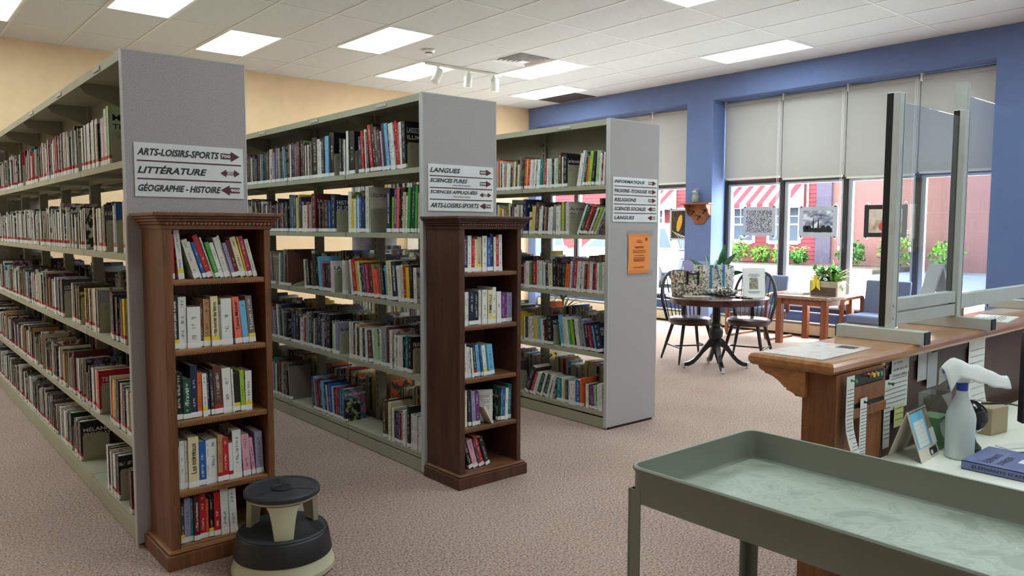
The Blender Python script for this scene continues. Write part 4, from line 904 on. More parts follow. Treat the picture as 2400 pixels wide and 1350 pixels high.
# ================================================================== STEP STOOL
t = thing('step_stool', 'round rolling kick step stool with black rubber treads and putty body', 'step stool', (1.268, 2.955, 0))
MB().lathe([(.19,.0),(.205,.012),(.205,.03),(.2,.036),(.188,.10),(.17,.10)], 48).build('base_skirt', M['putty'], t, True)
MB().lathe([(.192,.075),(.196,.08),(.182,.16),(.176,.168),(.17,.17)], 48).build('bumper_band', M['blackp'], t, True)
MB().lathe([(.176,.165),(.178,.172),(.172,.178),(.165,.174),(.02,.174)], 48).build('lower_tread', M['rubber'], t, True)
MB().lathe([(.145,.318),(.151,.322),(.152,.336),(.146,.344),(.137,.342),(.134,.339),(.03,.339)], 48).build('upper_tread', M['rubber'], t, True)
q = MB()
for a in (75, 195, 315):
    m4 = Matrix.Rotation(R_(a), 4, 'Z'); q.box(.045, .13, -.002, .002, .336, .3405, M=m4)
q.build('tread_seam', M['blackp'], t)
MB().lathe([(.044,.338),(.044,.343),(.038,.343),(.036,.3405),(.01,.3405)], 32).build('tread_medallion', M['blackp'], t, True)
MB().lathe([(.128,.302),(.135,.306),(.136,.32)], 40).build('top_plate', M['putty'], t, True)
for a in (-112, 8, 128):
    q = MB(); rows_ = []
    for z, hwid, r in ((.165,.036,.15),(.2,.04,.148),(.25,.047,.144),(.285,.055,.141),(.305,.066,.139)):
        rows_.append((z, hwid, r))
    vs = []
    for z, w_, r in rows_:
        for rr in (r, r-.02):
            for s_ in (-1, -.5, 0, .5, 1):
                an = R_(a)+s_*w_/r; vs.append((rr*math.cos(an), rr*math.sin(an), z))
    fs = []
    for i in range(4):
        for k in range(4):
            b0, b1 = i*10+k, (i+1)*10+k; fs.append((b0, b0+1, b1+1, b1)); fs.append((b0+6, b0+5, b1+5, b1+6))
        fs.append((i*10+5, i*10, i*10+10, i*10+15)); fs.append((i*10+4, i*10+9, i*10+19, i*10+14))
    q.add(vs, fs); q.build('leg', M['putty'], t, True)

# ================================================================== SERVICE COUNTER
CZ = 1.0
ct = thing('service_counter', 'oak service counter ledge with moulded edge above the staff desk', 'counter', (2.2, 1.11, 0))
def edge_prof(w0, w1): return None
top = MB(); prof = [(0,0),(.012,-.006),(.018,-.018),(.014,-.032),(.004,-.04)]
# ledge: rounded nose on the near side and the free end
x1, y1 = 2.9, .29
ring = lambda o, z: [(0-o, 0-o, z), (x1, 0-o, z), (x1, y1+o, z), (0-o, y1+o, z)]
vs = []; lv = [(0,CZ),(.008,CZ-.003),(.014,CZ-.012),(.014,CZ-.026),(.008,CZ-.036),(0,CZ-.04)]
for o_, z in lv: vs += ring(o_-.014, z)
fs = [(0,1,2,3), tuple(range(len(vs)-4, len(vs)))[::-1]]
for i in range(len(lv)-1):
    for k in range(4): fs.append((i*4+(k+1)%4, i*4+k, (i+1)*4+k, (i+1)*4+(k+1)%4))
top.add(vs, fs); top.build('ledge', M['oak_top'], ct)
og = [(p_, CZ-.04+(z_-CZ+.04)*.62) for p_, z_ in [(.098,CZ-.04),(.262,CZ-.04),(.258,CZ-.056),(.246,CZ-.066),(.238,CZ-.068),(.238,CZ-.076),(.226,CZ-.079),(.208,CZ-.088),(.190,CZ-.103),(.176,CZ-.122),(.168,CZ-.134),(.160,CZ-.136),(.160,CZ-.146),(.148,CZ-.15),(.136,CZ-.158),(.128,CZ-.17),(.115,CZ-.17),(.098,CZ-.17)]]
MB().prism(og, lambda p, z, a: (a, p, z), .014, x1).build('crown_moulding', M['oak_top'], ct, True)
bx(.03, .345, .005, .115, 0, CZ-.04).build('end_post', M['oak'], ct, bevel=.002)
bx(.345, x1, .06, .10, 0, CZ-.04).build('front_panel', M['oak_dark'], ct)
bx(.345, x1, .055, .06, CZ-.075, CZ-.04).build('top_rail', M['oak_dark'], ct)
# shallow letter slots in the end post
bx(.112, .335, -.0025, .005, CZ-.085, CZ-.052).build('slot_opening', M['blackp'], ct); bx(.112, .335, -.012, .005, CZ-.185, CZ-.155).build('slot_lip', M['oak'], ct, bevel=.002); bx(.112, .335, -.003, .005, CZ-.155, CZ-.14).build('slot_opening', M['blackp'], ct)
bx(.112, .335, -.006, .005, CZ-.14, CZ-.087).build('slot_cover', M['oak'], ct)
dk = thing('staff_desk', 'cream laminate staff desk behind the counter', 'desk', (2.24, .42, 0))
bx(0, 2.4, 0, .69, .622, .65).build('desktop', M['desk'], dk, bevel=.003)
for x in (.03, 2.3): bx(x, x+.03, .05, .66, 0, .622).build('leg_panel', M['desk'], dk)

# acrylic screens on aluminium stands
def foot(p, x, y0, y1):
    f_ = bx(x-.024, x+.024, y0, y1, CZ, CZ+.046).build('foot', M['alu'], p, bevel=.002)
    for y in (y0, y1): bx(x-.023, x+.023, y-.0035, y+.0035, CZ+.001, CZ+.045).build('end_cap', M['blackp'], f_)
    bx(x-.0015, x+.0015, y0+.004, y1-.004, CZ+.046, CZ+.0465).build('slot', M['alud'], f_)
def post(p, x, y, zt):
    s_ = bx(x-.024, x+.024, y-.024, y+.024, CZ+.046, zt).build('post', M['alu'], p, bevel=.002)
    bx(x+.012, x+.015, y-.0246, y-.0236, CZ+.05, zt-.002).build('groove', M['alud'], s_); bx(x-.0246, x-.0236, y-.001, y+.022, CZ+.05, zt-.002).build('groove', M['blackp'], s_)
    return s_
t = thing('acrylic_screen', 'clear acrylic counter screen between two aluminium posts on low feet', 'screen', (0,0,0), 0, 'acrylic screens on the counter')
PX1, PX2, PY, PX3 = 2.835, 3.44, 1.235, 4.50
foot(t, PX1-.02, 1.09, 1.405); post(t, PX1, PY, 1.885)
bx(PX1+.024, PX2-.03, PY-.018, PY+.018, 1.105, 1.15).build('rail', M['alu'], t, bevel=.002); bx(PX1+.024, PX2-.03, PY-.018, PY+.018, 1.052, 1.098).build('rail', M['alu'], t, bevel=.002)
bx(PX1+.02, PX2-.03, PY-.002, PY+.002, 1.15, 1.86).build('sheet', M['plexi'], t)
for z in (1.085, 1.13): MB().lathe([(.009,0),(.009,.004),(.004,.005)], 6, M=Matrix.Translation((PX1-.008, PY-.024, z)) @ Matrix.Rotation(R_(90), 4, 'X')).build('bolt', M['alu'], t)
t = thing('acrylic_screen', 'taller clear acrylic counter screen whose post has a grooved extension on top', 'screen', (0,0,0), 0, 'acrylic screens on the counter')
foot(t, PX2, 1.085, 1.44); post(t, PX2, PY, 1.885)
q = MB()
for i in range(3): q.box(PX2-.022+i*.015, PX2-.022+i*.015+.011, PY-.02, PY+.02, 1.885, 1.995)
q.box(PX2-.02, PX2+.018, PY-.016, PY+.016, 1.885, 1.993); q.build('extension', M['alu'], t)
bx(PX2+.024, PX3-.03, PY-.018, PY+.018, 1.075, 1.135).build('rail', M['alu'], t, bevel=.002)
bx(PX2+.02, PX3-.03, PY-.002, PY+.002, 1.135, 1.95).build('sheet', M['plexi'], t)
foot(t, PX3, 1.085, 1.44); post(t, PX3, PY, 1.885)
# laminated sheets, papers and card on the counter
def sheet(name, label, cat, x, y, z, w, d, rz, mat, lines=0, th=.001, ink='ink'):
    o = thing(name, label, cat, (x, y, z), R_(rz)); bx(0, w, 0, d, 0, th).build('paper_sheet', mat, o)
    if lines:
        q = MB()
        for i in range(lines): q.box(.03, w*(.9 if i % 3 else .6), .03+i*(d-.06)/lines, .03+i*(d-.06)/lines+.003, th, th+.0004)
        q.build('printed_lines', M[ink], o)
    return o
o = thing('laminated_map', 'glossy laminated street map lying on the free end of the counter', 'map', (2.235, 1.165, CZ), R_(2))
mm = picture('map_print', [(.3,S(190,206,206)),(.46,S(214,220,216)),(.52,S(236,216,214)),(.6,S(226,180,176)),(.7,S(206,216,212))], 18, 5); mm.node_tree.nodes['Principled BSDF'].inputs['Roughness'].default_value = .08
bx(0, .36, 0, .2, 0, .002).build('map_sheet', mm, o); bx(.28, .335, .03, .09, .002, .0024).build('map_legend', M['ink'], o)
bx(-.006, .366, -.006, .206, -.0, .0008).build('laminate_edge', M['tape'], o)
sheet('paper_pile', 'loose printed papers on the counter past the second screen foot', 'papers', 3.75, 1.13, CZ, .3, .155, 8, M['paper'], 7, .004)
sheet('laminated_sheet', 'pale laminated sheet behind the papers on the counter', 'sheet', 4.09, 1.27, CZ, .34, .1, -3, M['tape'], 0, .002)
o = thing('tent_card', 'white folded tent card standing on the counter behind the first screen', 'card', (3.6, 1.34, CZ), R_(-38))
pc = MB().prism([(-.07,0),(-.066,0),(0,.235),(.066,0),(.07,0),(.004,.25),(-.004,.25)], lambda p, z, a: (p, a, z), 0, .1)
pc.build('card_fold', M['paper'], o)
o = thing('leaflet_box', 'small cardboard box of leaflets beyond the second screen post', 'box', (3.735, 1.345, CZ))
bx(0, .14, 0, .06, 0, .05).build('box_body', plain('cardboard', S(150,112,78), .8), o)
for i in range(5): bx(.02+i*.022, .036+i*.022, .01, .05, .05, .085-.004*(i % 3)).build('leaflet', M['paper'], o)
# pinned slips on the staff side of the counter
def slip(label, x, y, z1, w, h, mat, lines, pin, curl=0., txt=None, rows_=8):
    o = thing('pinned_slip', label, 'note', (x, y, z1), 0, 'paper slips pinned under the counter'); q = MB(); n = rows_
    P = [(-.002-curl*max(0, (i/n-.55))**1.5*2.2, -h*i/n, curl*max(0, i/n-.55)*.35) for i in range(n+1)]
    for i in range(n):
        (ya, za, xa), (yb, zb_, xb) = P[i], P[i+1]; q.quad((xb,yb,zb_), (w+xb,yb,zb_), (w+xa,ya,za), (xa,ya,za))
    q.build('paper_slip', mat, o)
    if lines:
        q = MB()
        for i in range(lines):
            f_ = .16+.76*i/lines; z = -h*f_; k = min(n-1, int(f_*n)); yy = P[k+1][0]-.0012; xx = P[k][2]
            q.box(w*.08+xx, w*.92+xx, yy-.0004, yy, z, z+.0014)
        q.build('ruled_lines', M['ink'], o)
    if txt:
        q = MB()
        for i, s_ in enumerate(txt): put_text(q, s_, (w*.1, -.0032, -.03-.022*i), (1,0,0), (0,0,1), w*.8, .012)
        q.build('lettering', M['ink'], o)
    if pin:
        MB().lathe([(.005,0),(.003,.004),(.003,.009),(.006,.014),(.006,.017)], 10, M=Matrix.Translation((w*.6,-.002,-.014)) @ Matrix.Rotation(R_(90), 4, 'X')).build('push_pin', plain('pin_'+pin[0], S(*pin[1]), .4), o)
    return o
FY = 1.115; PYB = 1.163
slip('long white printed slip curling off the oak end post, green pin', 2.258, FY-.016, CZ-.045, .05, .27, M['paper'], 18, ('green', (40,150,70)), .05)
slip('ruled white slip with cream top pinned to the letter slot, dark pin', 2.352, FY-.016, CZ-.125, .045, .22, M['paper'], 16, ('dark', (30,40,40)), .0)
slip('small handwritten white slip pinned high beside the end post', 2.60, PYB, CZ-.05, .06, .14, M['paper'], 11, ('red', (170,40,50)))
slip('long narrow printed slip with green pin below the handwritten slip', 2.655, PYB-.004, CZ-.115, .05, .24, M['paper'], 12, ('green', (30,100,60)))
slip('wide white form with dark header pinned behind the spray bottle', 2.70, PYB+.001, CZ-.10, .15, .13, M['paper'], 6, None)
slip('white notice with printed lines at the top of the dark panel', 2.71, PYB-.001, CZ-.04, .14, .065, M['paper'], 0, None, 0, ['par chèque', 'au nom de la ville', 'et non la Biblio'])
slip('pale yellow sticky note under the white form', 2.74, PYB-.003, CZ-.215, .075, .08, plain('sticky_yellow', S(222,222,150), .8), 3, None)
slip('grey card pinned to the dark panel above the towel', 2.93, PYB, CZ-.035, .12, .12, plain('grey_card', S(186,188,188), .8), 0, None)
slip('second grey card overlapping beside the metal hook', 3.01, PYB-.002, CZ-.06, .09, .13, plain('grey_card_two', S(172,174,176), .8), 0, None)
slip('long white letter sheet hanging beside the monitor', 3.42, PYB, CZ-.045, .18, .31, M['paper'], 9, None, .03)
for i, (n_, c_) in enumerate((('maroon',(96,40,52)),('yellow',(226,180,60)),('gold',(214,160,50)),('green',(70,160,70)))):
    o = thing('push_pin', n_+' push pin stuck under the counter edge', 'push pin', (2.395+i*.026, FY-.0075, CZ-.058))
    MB().lathe([(.006,0),(.003,.004),(.003,.011),(.007,.017),(.007,.02)], 10, M=Matrix.Rotation(R_(90), 4, 'X')).build('pin_head', plain('pinhead_'+n_, S(*c_), .4), o, True)
    MB().tube([(0,.0,0),(0,.008,0)], .0006, 5).build('pin_point', M['alu'], o)

# desk items
DZ = .65
t = thing('spray_bottle', 'translucent spray bottle with blue collar holding clear liquid', 'spray bottle', (2.735, .943, DZ), R_(140)); t.scale = (.86, .86, 1)
m, nt, b, N, L = newmat('frosted_plastic'); b.inputs['Base Color'].default_value = (*S(228,238,236),1); b.inputs['Roughness'].default_value = .35; b.inputs['Transmission Weight'].default_value = .3; b.inputs['Subsurface Weight'].default_value = 0; M['frost'] = m
MB().lathe([(.044,0),(.05,.006),(.051,.09),(.052,.135),(.049,.15),(.038,.175),(.026,.2),(.02,.212),(.019,.228)], 32).build('bottle', M['frost'], t, True)
MB().lathe([(.046,.004),(.047,.13),(.047,.1302)], 24).build('liquid', plain('bottle_liquid', S(190,210,214), .15), t, True)
MB().lathe([(.0205,.226),(.0205,.25),(.016,.25)], 24).build('collar', plain('collar_blue', S(32,62,160), .4), t, True)
q = MB().prism([(-.02,.25),(.02,.25),(.035,.275),(.06,.282),(.06,.3),(-.03,.303),(-.045,.29)], lambda p, z, a: (p, a, z), -.013, .013); q.build('spray_head', M['white'], t, bevel=.004)
MB().tube([(.06,0,.291),(.074,0,.291)], .009, 10).build('nozzle', plain('nozzle_blue', S(40,72,168), .4), t, True)
MB().tube([(.03,0,.277),(.042,0,.262),(.045,0,.245),(.055,0,.23)], [.007,.006,.005,.003], 8).build('trigger', plain('trigger_blue', S(40,72,168), .4), t, True)
# towel draped over the sprayer
o = thing('cleaning_cloth', 'white terry cloth draped over the spray bottle head', 'cloth', (2.735, .943, DZ), R_(140)); q = MB(); nx, ny = 22, 14; vs = []; rr = random.Random(3)
for i in range(nx+1):
    for j in range(ny+1):
        u = i/nx; v = (j/ny-.5)*2; x = .07-.215*u
        ridge = .33-.03*max(0, .16-u)/.16-.062*max(0, u-.18)/.82+.003*math.sin(u*13)
        drop = (.066-.03*u)*abs(v)**1.15*(1+.08*math.sin(u*9+2*(v > 0)))
        yv = math.copysign(abs(v)**.7*(.034-.012*u), v)*(1+.12*math.sin(u*12+v*3))
        vs.append((x-.012*abs(v)*(1-u), yv, ridge-drop+.002*math.sin(u*26+v*5)))
fs = [(i*(ny+1)+j, i*(ny+1)+j+1, (i+1)*(ny+1)+j+1, (i+1)*(ny+1)+j) for i in range(nx) for j in range(ny)]
q.add(vs, fs); c_ = q.build('cloth_fold', plain('terry_white', S(232,234,232), .95, bmp=.4, bsc=600), o, True); md = c_.modifiers.new('thick', 'SOLIDIFY'); md.thickness = .004; md.offset = 1
t = thing('clear_tumbler', 'clear plastic container with green contents behind the spray bottle', 'container', (2.815, 1.055, DZ))
q = MB()
q.box(-.05, .05, -.035, .035, 0, .19); q.build('tumbler', clear('tumbler_plastic', (.86,.93,.88), .8), t); bx(-.047, .047, -.032, .032, .002, .11).build('green_contents', plain('green_sponge', S(120,150,112), .9, var=.3), t)
t = thing('desk_calendar', 'spiral bound tent desk calendar with blue month page', 'calendar', (2.563, 1.043, DZ), R_(4)); t.scale = (1.48, .95, .92)
cb = plain('calendar_board', S(216,208,192), .8)
MB().prism([(-.055,0),(-.052,0),(.001,.165),(.056,0),(.059,0),(.0025,.172),(-.0005,.172)], lambda p, z, a: (a, p, z), 0, .115).build('easel', cb, t)
def cal(x0, x1, s0, s1, off=.0008):   # strip on the near slope (local -y)
    f_ = lambda s_: (-.055+.0545*s_-off, .172*s_)
    return [(x0, *f_(s0)), (x1, *f_(s0)), (x1, *f_(s1)), (x0, *f_(s1))]
def cq(mat, nm, *a):
    q = MB(); q.quad(*cal(*a)); return q.build(nm, mat, t)
cq(plain('calendar_blue', S(120,190,226), .7), 'month_page', .004, .085, .26, .95, .0012); cq(M['paper'], 'day_grid', .012, .074, .28, .78, .0018); cq(plain('calendar_photo', S(150,130,108), .6, var=.4, vs=40), 'photo_strip', .085, .113, .55, .97, .0012); cq(M['paper'], 'card_slip', .088, .118, .24, .55, .002); cq(M['ink'], 'advert_block', .062, .106, .06, .2, .0012)
q = MB()
for i in range(1, 6): q.quad(*cal(.012, .074, .28+i*.085, .2835+i*.085, .0022))
for i in range(1, 6): q.quad(*cal(.012+i*.0105, .0125+i*.0105, .28, .78, .0022))
q.build('grid_lines', plain('grid_blue', S(140,180,206), .8), t)
cq(M['paper'], 'logo_mark', .066, .078, .075, .155, .0018)
for i in range(24): MB().tube([(.004+i*.0046, .006*math.cos(a), .168+.006*math.sin(a)) for a in [k*math.pi/3 for k in range(6)]], .0007, 4, closed=True).build('spiral_ring', M['black'], t)
t = thing('cover_book', 'large blue book about elephants lying on the staff desk', 'book', (2.612, .893, DZ), R_(-90))
cv = plain('elephant_cover', S(112,124,170), .3, var=.12, vs=4)
bx(0, .26, 0, .002, 0, .028).build('spine', cv, t); bx(0, .26, 0, .24, .026, .028).build('cover', cv, t); bx(0, .26, 0, .24, 0, .002).build('cover', cv, t); bx(.002, .258, .002, .237, .002, .026).build('page_block', M['paper'], t)
q = MB(); put_text(q, 'ÉLÉPHANTS D\'AFRIQUE', (.03, -.0006, .008), (1,0,0), (0,0,1), .19, .013, 0, .015, keep=False); put_text(q, 'ÉLÉPHANTS', (.07, .035, .0285), (0,1,0), (-1,0,0), .125, .026, 0, .02, keep=False)
q2 = MB()
put_text(q, 'D\'AFRIQUE', (.108, .035, .0285), (0,1,0), (-1,0,0), .115, .024, 0, .02, keep=False); q.build('title_lettering', plain('title_navy', S(34,38,66), .6), t)
bx(.125, .21, .1, .15, .028, .0286).build('paper_label', M['paper'], t)
t = thing('barcode_scanner', 'black upright handheld scanner stand with a blue indicator light', 'scanner', (2.86, .965, DZ), R_(40))
MB().lathe([(.045,0),(.045,.012),(.03,.03),(.022,.06),(.022,.08)], 24).build('stand', M['blackp'], t, True)
q = MB().lathe([(.01,-.02),(.04,-.018),(.052,0),(.045,.03),(.025,.045),(.005,.048)], 24, M=Matrix.Translation((0,0,.115)) @ Matrix.Rotation(R_(-70), 4, 'Y') @ Matrix.Scale(1.15, 4)); q.build('scanner_head', plain('gloss_black', S(20,20,24), .12), t, True)
MB().lathe([(.006,0),(.006,.002)], 12, (-.012,-.028,.166)).build('indicator', emit('blue_led', (.1,.12,1), 4), t)
t = thing('cardboard_block', 'small plain cardboard box with a black cable across it', 'box', (3.12, 1.01, DZ), R_(-8))
bx(0, .12, -.04, .09, 0, .1).build('box_body', plain('box_card', S(176,160,128), .85), t, bevel=.003)
o = thing('cable', 'black cable running over the cardboard box toward the monitor', 'cable', (0,0,0)); MB().tube([(3.10,1.06,DZ+.05),(3.115,1.06,DZ+.1),(3.14,1.05,DZ+.104),(3.2,1.0,DZ+.104),(3.26,.96,DZ+.10),(3.3,.93,DZ+.09),(3.38,.9,DZ+.01)], .0035, 6).build('cable_run', M['blackp'], o, True)
o = thing('cable', 'black mouse cable lying on the desk behind the elephant book', 'cable', (0,0,0)); MB().tube([(2.86,.91,DZ+.004),(2.9,.86,DZ+.004),(2.97,.805,DZ+.004),(3.025,.772,DZ+.004)], .003, 6).build('cable_run', M['blackp'], o, True)
sheet('paper_pile', 'folded paper sheets on the desk behind the scanner', 'papers', 2.96, .87, DZ, .16, .05, -25, M['paper'], 0, .004)
t = thing('monitor', 'black computer monitor on the staff desk', 'monitor', (3.155, .675, DZ), R_(-50))
bx(-.11, .11, -.09, .09, 0, .012).build('base', M['blackp'], t, bevel=.004); bx(-.025, .025, -.02, .01, .012, .2).build('neck', M['blackp'], t); bx(-.25, .25, -.055, -.02, .1, .41).build('bezel', M['blackp'], t, bevel=.004)
bx(-.236, .236, -.0565, -.055, .116, .395).build('screen', emit('screen_glow', (.55,.52,.66), .5), t)

# ================================================================== CART
t = thing('book_cart', 'grey-green enamelled steel cart with a worn empty tray top', 'cart', (1.413, .30, 0))
wc, lc, zr, zt_ = .53, .925, .82, .745
def rrect(w, l, r, z, off, n=6):
    pts = []
    for cx, cy, a0 in ((w-r, l-r, 0), (r, l-r, 90), (r, r, 180), (w-r, r, 270)):
        for i in range(n+1):
            a = R_(a0+90*i/n); pts.append((cx+(r-off)*math.cos(a), cy+(r-off)*math.sin(a), z))
    return pts
def loft(rings, cap0=False, cap1=False):
    q = MB(); n = len(rings[0]); vs = [p for r in rings for p in r]; fs = []
    for i in range(len(rings)-1):
        for k in range(n): fs.append((i*n+k, i*n+(k+1)%n, (i+1)*n+(k+1)%n, (i+1)*n+k))
    if cap0: fs.append(tuple(range(n))[::-1])
    if cap1: fs.append(tuple((len(rings)-1)*n+k for k in range(n)))
    return q.add(vs, fs)
loft([rrect(wc,lc,.035,z,o) for z, o in ((zt_-.012,.002),(zr-.012,.002),(zr-.004,-.004),(zr,-.004),(zr+.004,0),(zr+.003,.006),(zr-.004,.007),(zt_+.012,.008),(zt_+.004,.012),(zt_,.022))]).build('tray_rim', M['cart'], t, True)
loft([rrect(wc,lc,.035,zt_-.006,.02), rrect(wc,lc,.035,zt_,.0215)], True, True).build('tray_floor', M['tray'], t)
for x, y in ((0,lc),(wc,lc),(0,0),(wc,0)):
    sx_, sy_ = (1 if x == 0 else -1), (-1 if y == lc else 1)
    q = MB().box(min(x, x+sx_*.038), max(x, x+sx_*.038), min(y+sy_*.001, y+sy_*.004), max(y+sy_*.001, y+sy_*.004), .1, zt_+.02).box(min(x+sx_*.001, x+sx_*.004), max(x+sx_*.001, x+sx_*.004), min(y, y+sy_*.038), max(y, y+sy_*.038), .1, zt_+.02)
    lg = q.build('leg', M['cart'], t)
    m4 = Matrix.Translation((x+sx_*.02, y+sy_*.02, .05)) @ Matrix.Rotation(R_(90), 4, 'X')
    MB().lathe([(.02,-.014),(.05,-.012),(.05,.012),(.02,.014)], 20, M=m4).build('caster', M['blackp'], lg, True); bx(x+sx_*.02-.012, x+sx_*.02+.012, y+sy_*.02-.018, y+sy_*.02+.018, .05, .1).build('caster_fork', M['alu'], lg)
for z in (.2,): loft([rrect(wc,lc,.035,zz,o) for zz, o in ((z,.004),(z+.05,.004),(z+.05,.008),(z+.006,.01))], True, False).build('lower_shelf', M['cart'], t)
t = thing('waste_bin', 'dark plastic bin standing under the cart', 'bin', (1.62, .80, .206))
MB().lathe([(.09,0),(.105,.28),(.1,.28),(.086,.01)], 4, M=Matrix.Rotation(R_(45), 4, 'Z')).build('bin_body', M['blackp'], t); MB().lathe([(.11,.275),(.11,.29),(.098,.29)], 4, M=Matrix.Rotation(R_(45), 4, 'Z')).build('bin_rim', M['blackp'], t)

# ================================================================== ROUND TABLE AND CHAIRS
TX, TY, TZ = 6.53, 4.53, .735
t = thing('round_table', 'round mahogany pedestal table displaying woven bags', 'table', (TX, TY, 0), R_(28))
MB().lathe([(.44,TZ-.075),(.46,TZ-.07),(.462,TZ-.012)], 56).build('apron', M['mahog'], t, True)
MB().lathe([(.46,TZ-.016),(.497,TZ-.014),(.505,TZ-.007),(.5,TZ-.002),(.49,TZ)], 64).build('tabletop', M['mahog'], t, True)
MB().lathe([(.034,.15),(.042,.2),(.042,.25),(.058,.262),(.058,.28),(.046,.29),(.062,.325),(.07,.37),(.06,.41),(.046,.43),(.05,.44),(.05,.46),(.042,.47),(.04,.655),(.08,.662)], 28).build('pedestal', M['black'], t, True)
for i in range(4):
    a = R_(20+90*i); c_, s_ = math.cos(a), math.sin(a); q = MB()
    pts = [(.02,.28),(.07,.255),(.12,.2),(.17,.13),(.22,.075),(.27,.047),(.315,.042)]; th = [.045,.042,.036,.03,.026,.022,.018]
    vs = []
    for (r, z), h2 in zip(pts, th):
        for sx_, sz_ in ((-1,1),(1,1),(1,-1),(-1,-1)): vs.append((c_*r-s_*.018*sx_, s_*r+c_*.018*sx_, z+h2*sz_))
    n = len(pts); fs = [(0,1,2,3), tuple(range(4*n-4, 4*n))[::-1]]
    for k in range(n-1):
        for j in range(4): fs.append((k*4+(j+1)%4, k*4+j, (k+1)*4+j, (k+1)*4+(j+1)%4))
    q.add(vs, fs); lg = q.build('leg', M['black'], t)
    MB().box(.3, .33, -.015, .015, .012, .06, M=Matrix.Rotation(a, 4, 'Z')).build('toe_cap', M['alu'], lg); MB().lathe([(.008,0),(.01,.003),(.004,.012)], 8, (c_*.315, s_*.315, 0)).build('glide', M['black'], lg)

def windsor(label, x, y, rz):
    """faces local -x; the bow back stands at local +x"""
    t = thing('windsor_chair', label, 'chair', (x, y, 0), rz, 'windsor chairs at the round table')
    MB().lathe([(.02,.398),(.19,.398),(.21,.41),(.222,.435),(.216,.46),(.196,.472),(.1,.48),(.02,.482)], 32, sx=1, sy=1.02).build('seat', M['vinyl'], t, True)
    MB().lathe([(.2,.398),(.205,.404),(.2,.41)], 32).build('seat_rail', M['black'], t, True)
    bow = []
    for i in range(25):
        u = -1+2*i/24; yy = .235*math.copysign(abs(math.sin(u*math.pi/2))**.85, u)*(1 if abs(u) < .8 else 1-(abs(u)-.8)*1.2); zz = .945-.53*abs(u)**2.6; xx = .17+.13*(zz-.41)/.53
        bow.append((xx, yy, zz))
    MB().tube(bow, .019, 10, flat=.8).build('bow', M['black'], t, True)
    for k in range(9):
        yy = (k-4)*.044; zt = None
        for a, b_ in zip(bow, bow[1:]):
            if (a[1]-yy*1.15)*(b_[1]-yy*1.15) <= 0: zt = max(zt or 0, (a[2]+b_[2])/2)
        zt = zt or .8; xt = .17+.13*(zt-.41)/.53
        MB().tube([(.165, yy*.95, .46), (xt, yy*1.15, zt)], .006, 6).build('spindle', M['black'], t)
    bx(.15, .18, -.02, .02, .42, .62).build('back_brace', M['black'], t)
    ft = {}
    for sx_ in (-1, 1):
        for sy_ in (-1, 1):
            a = (sx_*.13, sy_*.13, .41); b_ = (sx_*.225, sy_*.22, .012); ft[sx_, sy_] = (a, b_)
            lg = MB().tube([a, [(a[k]+b_[k])/2 for k in range(3)], b_], [.019,.017,.010], 10).build('leg', M['black'], t, True); MB().lathe([(.013,0),(.013,.004),(.006,.012)], 8, (b_[0], b_[1], 0)).build('glide', M['black'], lg)
    mid = lambda k, f_: Vector(ft[k][0]).lerp(Vector(ft[k][1]), f_)
    for sy_ in (-1, 1): MB().tube([mid((-1,sy_), .62), mid((1,sy_), .62)], .008, 8).build('stretcher', M['black'], t)
    MB().tube([(mid((-1,-1), .62)+mid((1,-1), .62))/2, (mid((-1,1), .62)+mid((1,1), .62))/2], .008, 8).build('stretcher', M['black'], t)
windsor('black bow-back chair with brown vinyl seat behind the patterned brown bag', 6.70, 4.98, R_(62))
windsor('black bow-back chair with brown vinyl seat beside the side table', 7.10, 4.53, R_(18))

# bags and small things on the table
ON = lambda r_, f_: (TX+r0.x*r_+math.sin(YAW)*f_, TY+r0.y*r_+math.cos(YAW)*f_)
def bag(label, x, y, rz, w, d, h, mat, hmat, hs, taper=1.0, tall=0.):
    t = thing('woven_bag', label, 'bag', (x, y, TZ+.0015), rz, 'woven bags on the round table'); n = 12
    rings = []
    for i in range(7):
        f_ = i/6; k = .92+.08*math.sin(min(1, f_*1.6)*math.pi/2)*taper; ww, dd = w/2*k, d/2*k*(1-.25*f_); pts = []
        for j in range(28):
            a = 2*math.pi*j/28; ca, sa = math.cos(a), math.sin(a); pts.append((ww*math.copysign(abs(ca)**.45, ca), dd*math.copysign(abs(sa)**.45, sa), h*f_+(.004*(j % 2) if i == 6 else 0)))
        rings.append(pts)
    inner = [[(p[0]*.96, p[1]*.93, p[2]) for p in rings[6]], [(p[0]*.94, p[1]*.9, h*.25) for p in rings[6]]]
    loft(rings+inner, True, True).build('woven_body', mat, t, True)
    for sy_ in (-1, 1):
        for xx in hs:
            bx(xx-.009, xx+.009, sy_*d/2*.78-.004 if sy_ > 0 else -d/2-.003, sy_*d/2*.78+.003 if sy_ > 0 else -d/2*.76, h*.45 if not tall else .02, h+.004).build('strap', hmat, t)
        yy = sy_*d/2*.8
        if tall:
            if sy_ < 0: MB().tube([(hs[0]+.05, yy, h), (hs[0]+.055, yy-.014, h+.004), (hs[0]+.07, yy-.022, h-.07), (hs[0]+.085, yy-.018, h-.13)], .011, 8, flat=.3).build('handle', hmat, t, True)
            else: MB().tube([(hs[0], yy, h), (hs[0]+.03, yy+.02, h-.01), (hs[-1]-.03, yy+.02, h-.01), (hs[-1], yy, h)], .006, 8).build('handle', hmat, t, True)
        else: MB().tube([(hs[0], yy-.006, h), (hs[0]+.02, yy-.012, h-.01), (sum(hs)/2, yy-.016, h-.022), (hs[-1]-.02, yy-.012, h-.01), (hs[-1], yy-.006, h)], .008, 8).build('handle', hmat, t, True)
    return t
AZ = -YAW
bag('patterned brown and cream woven handbag with short black handles', *ON(-.275, .09), AZ, .34, .14, .24, M['weave1'], M['black'], (-.02, .09))
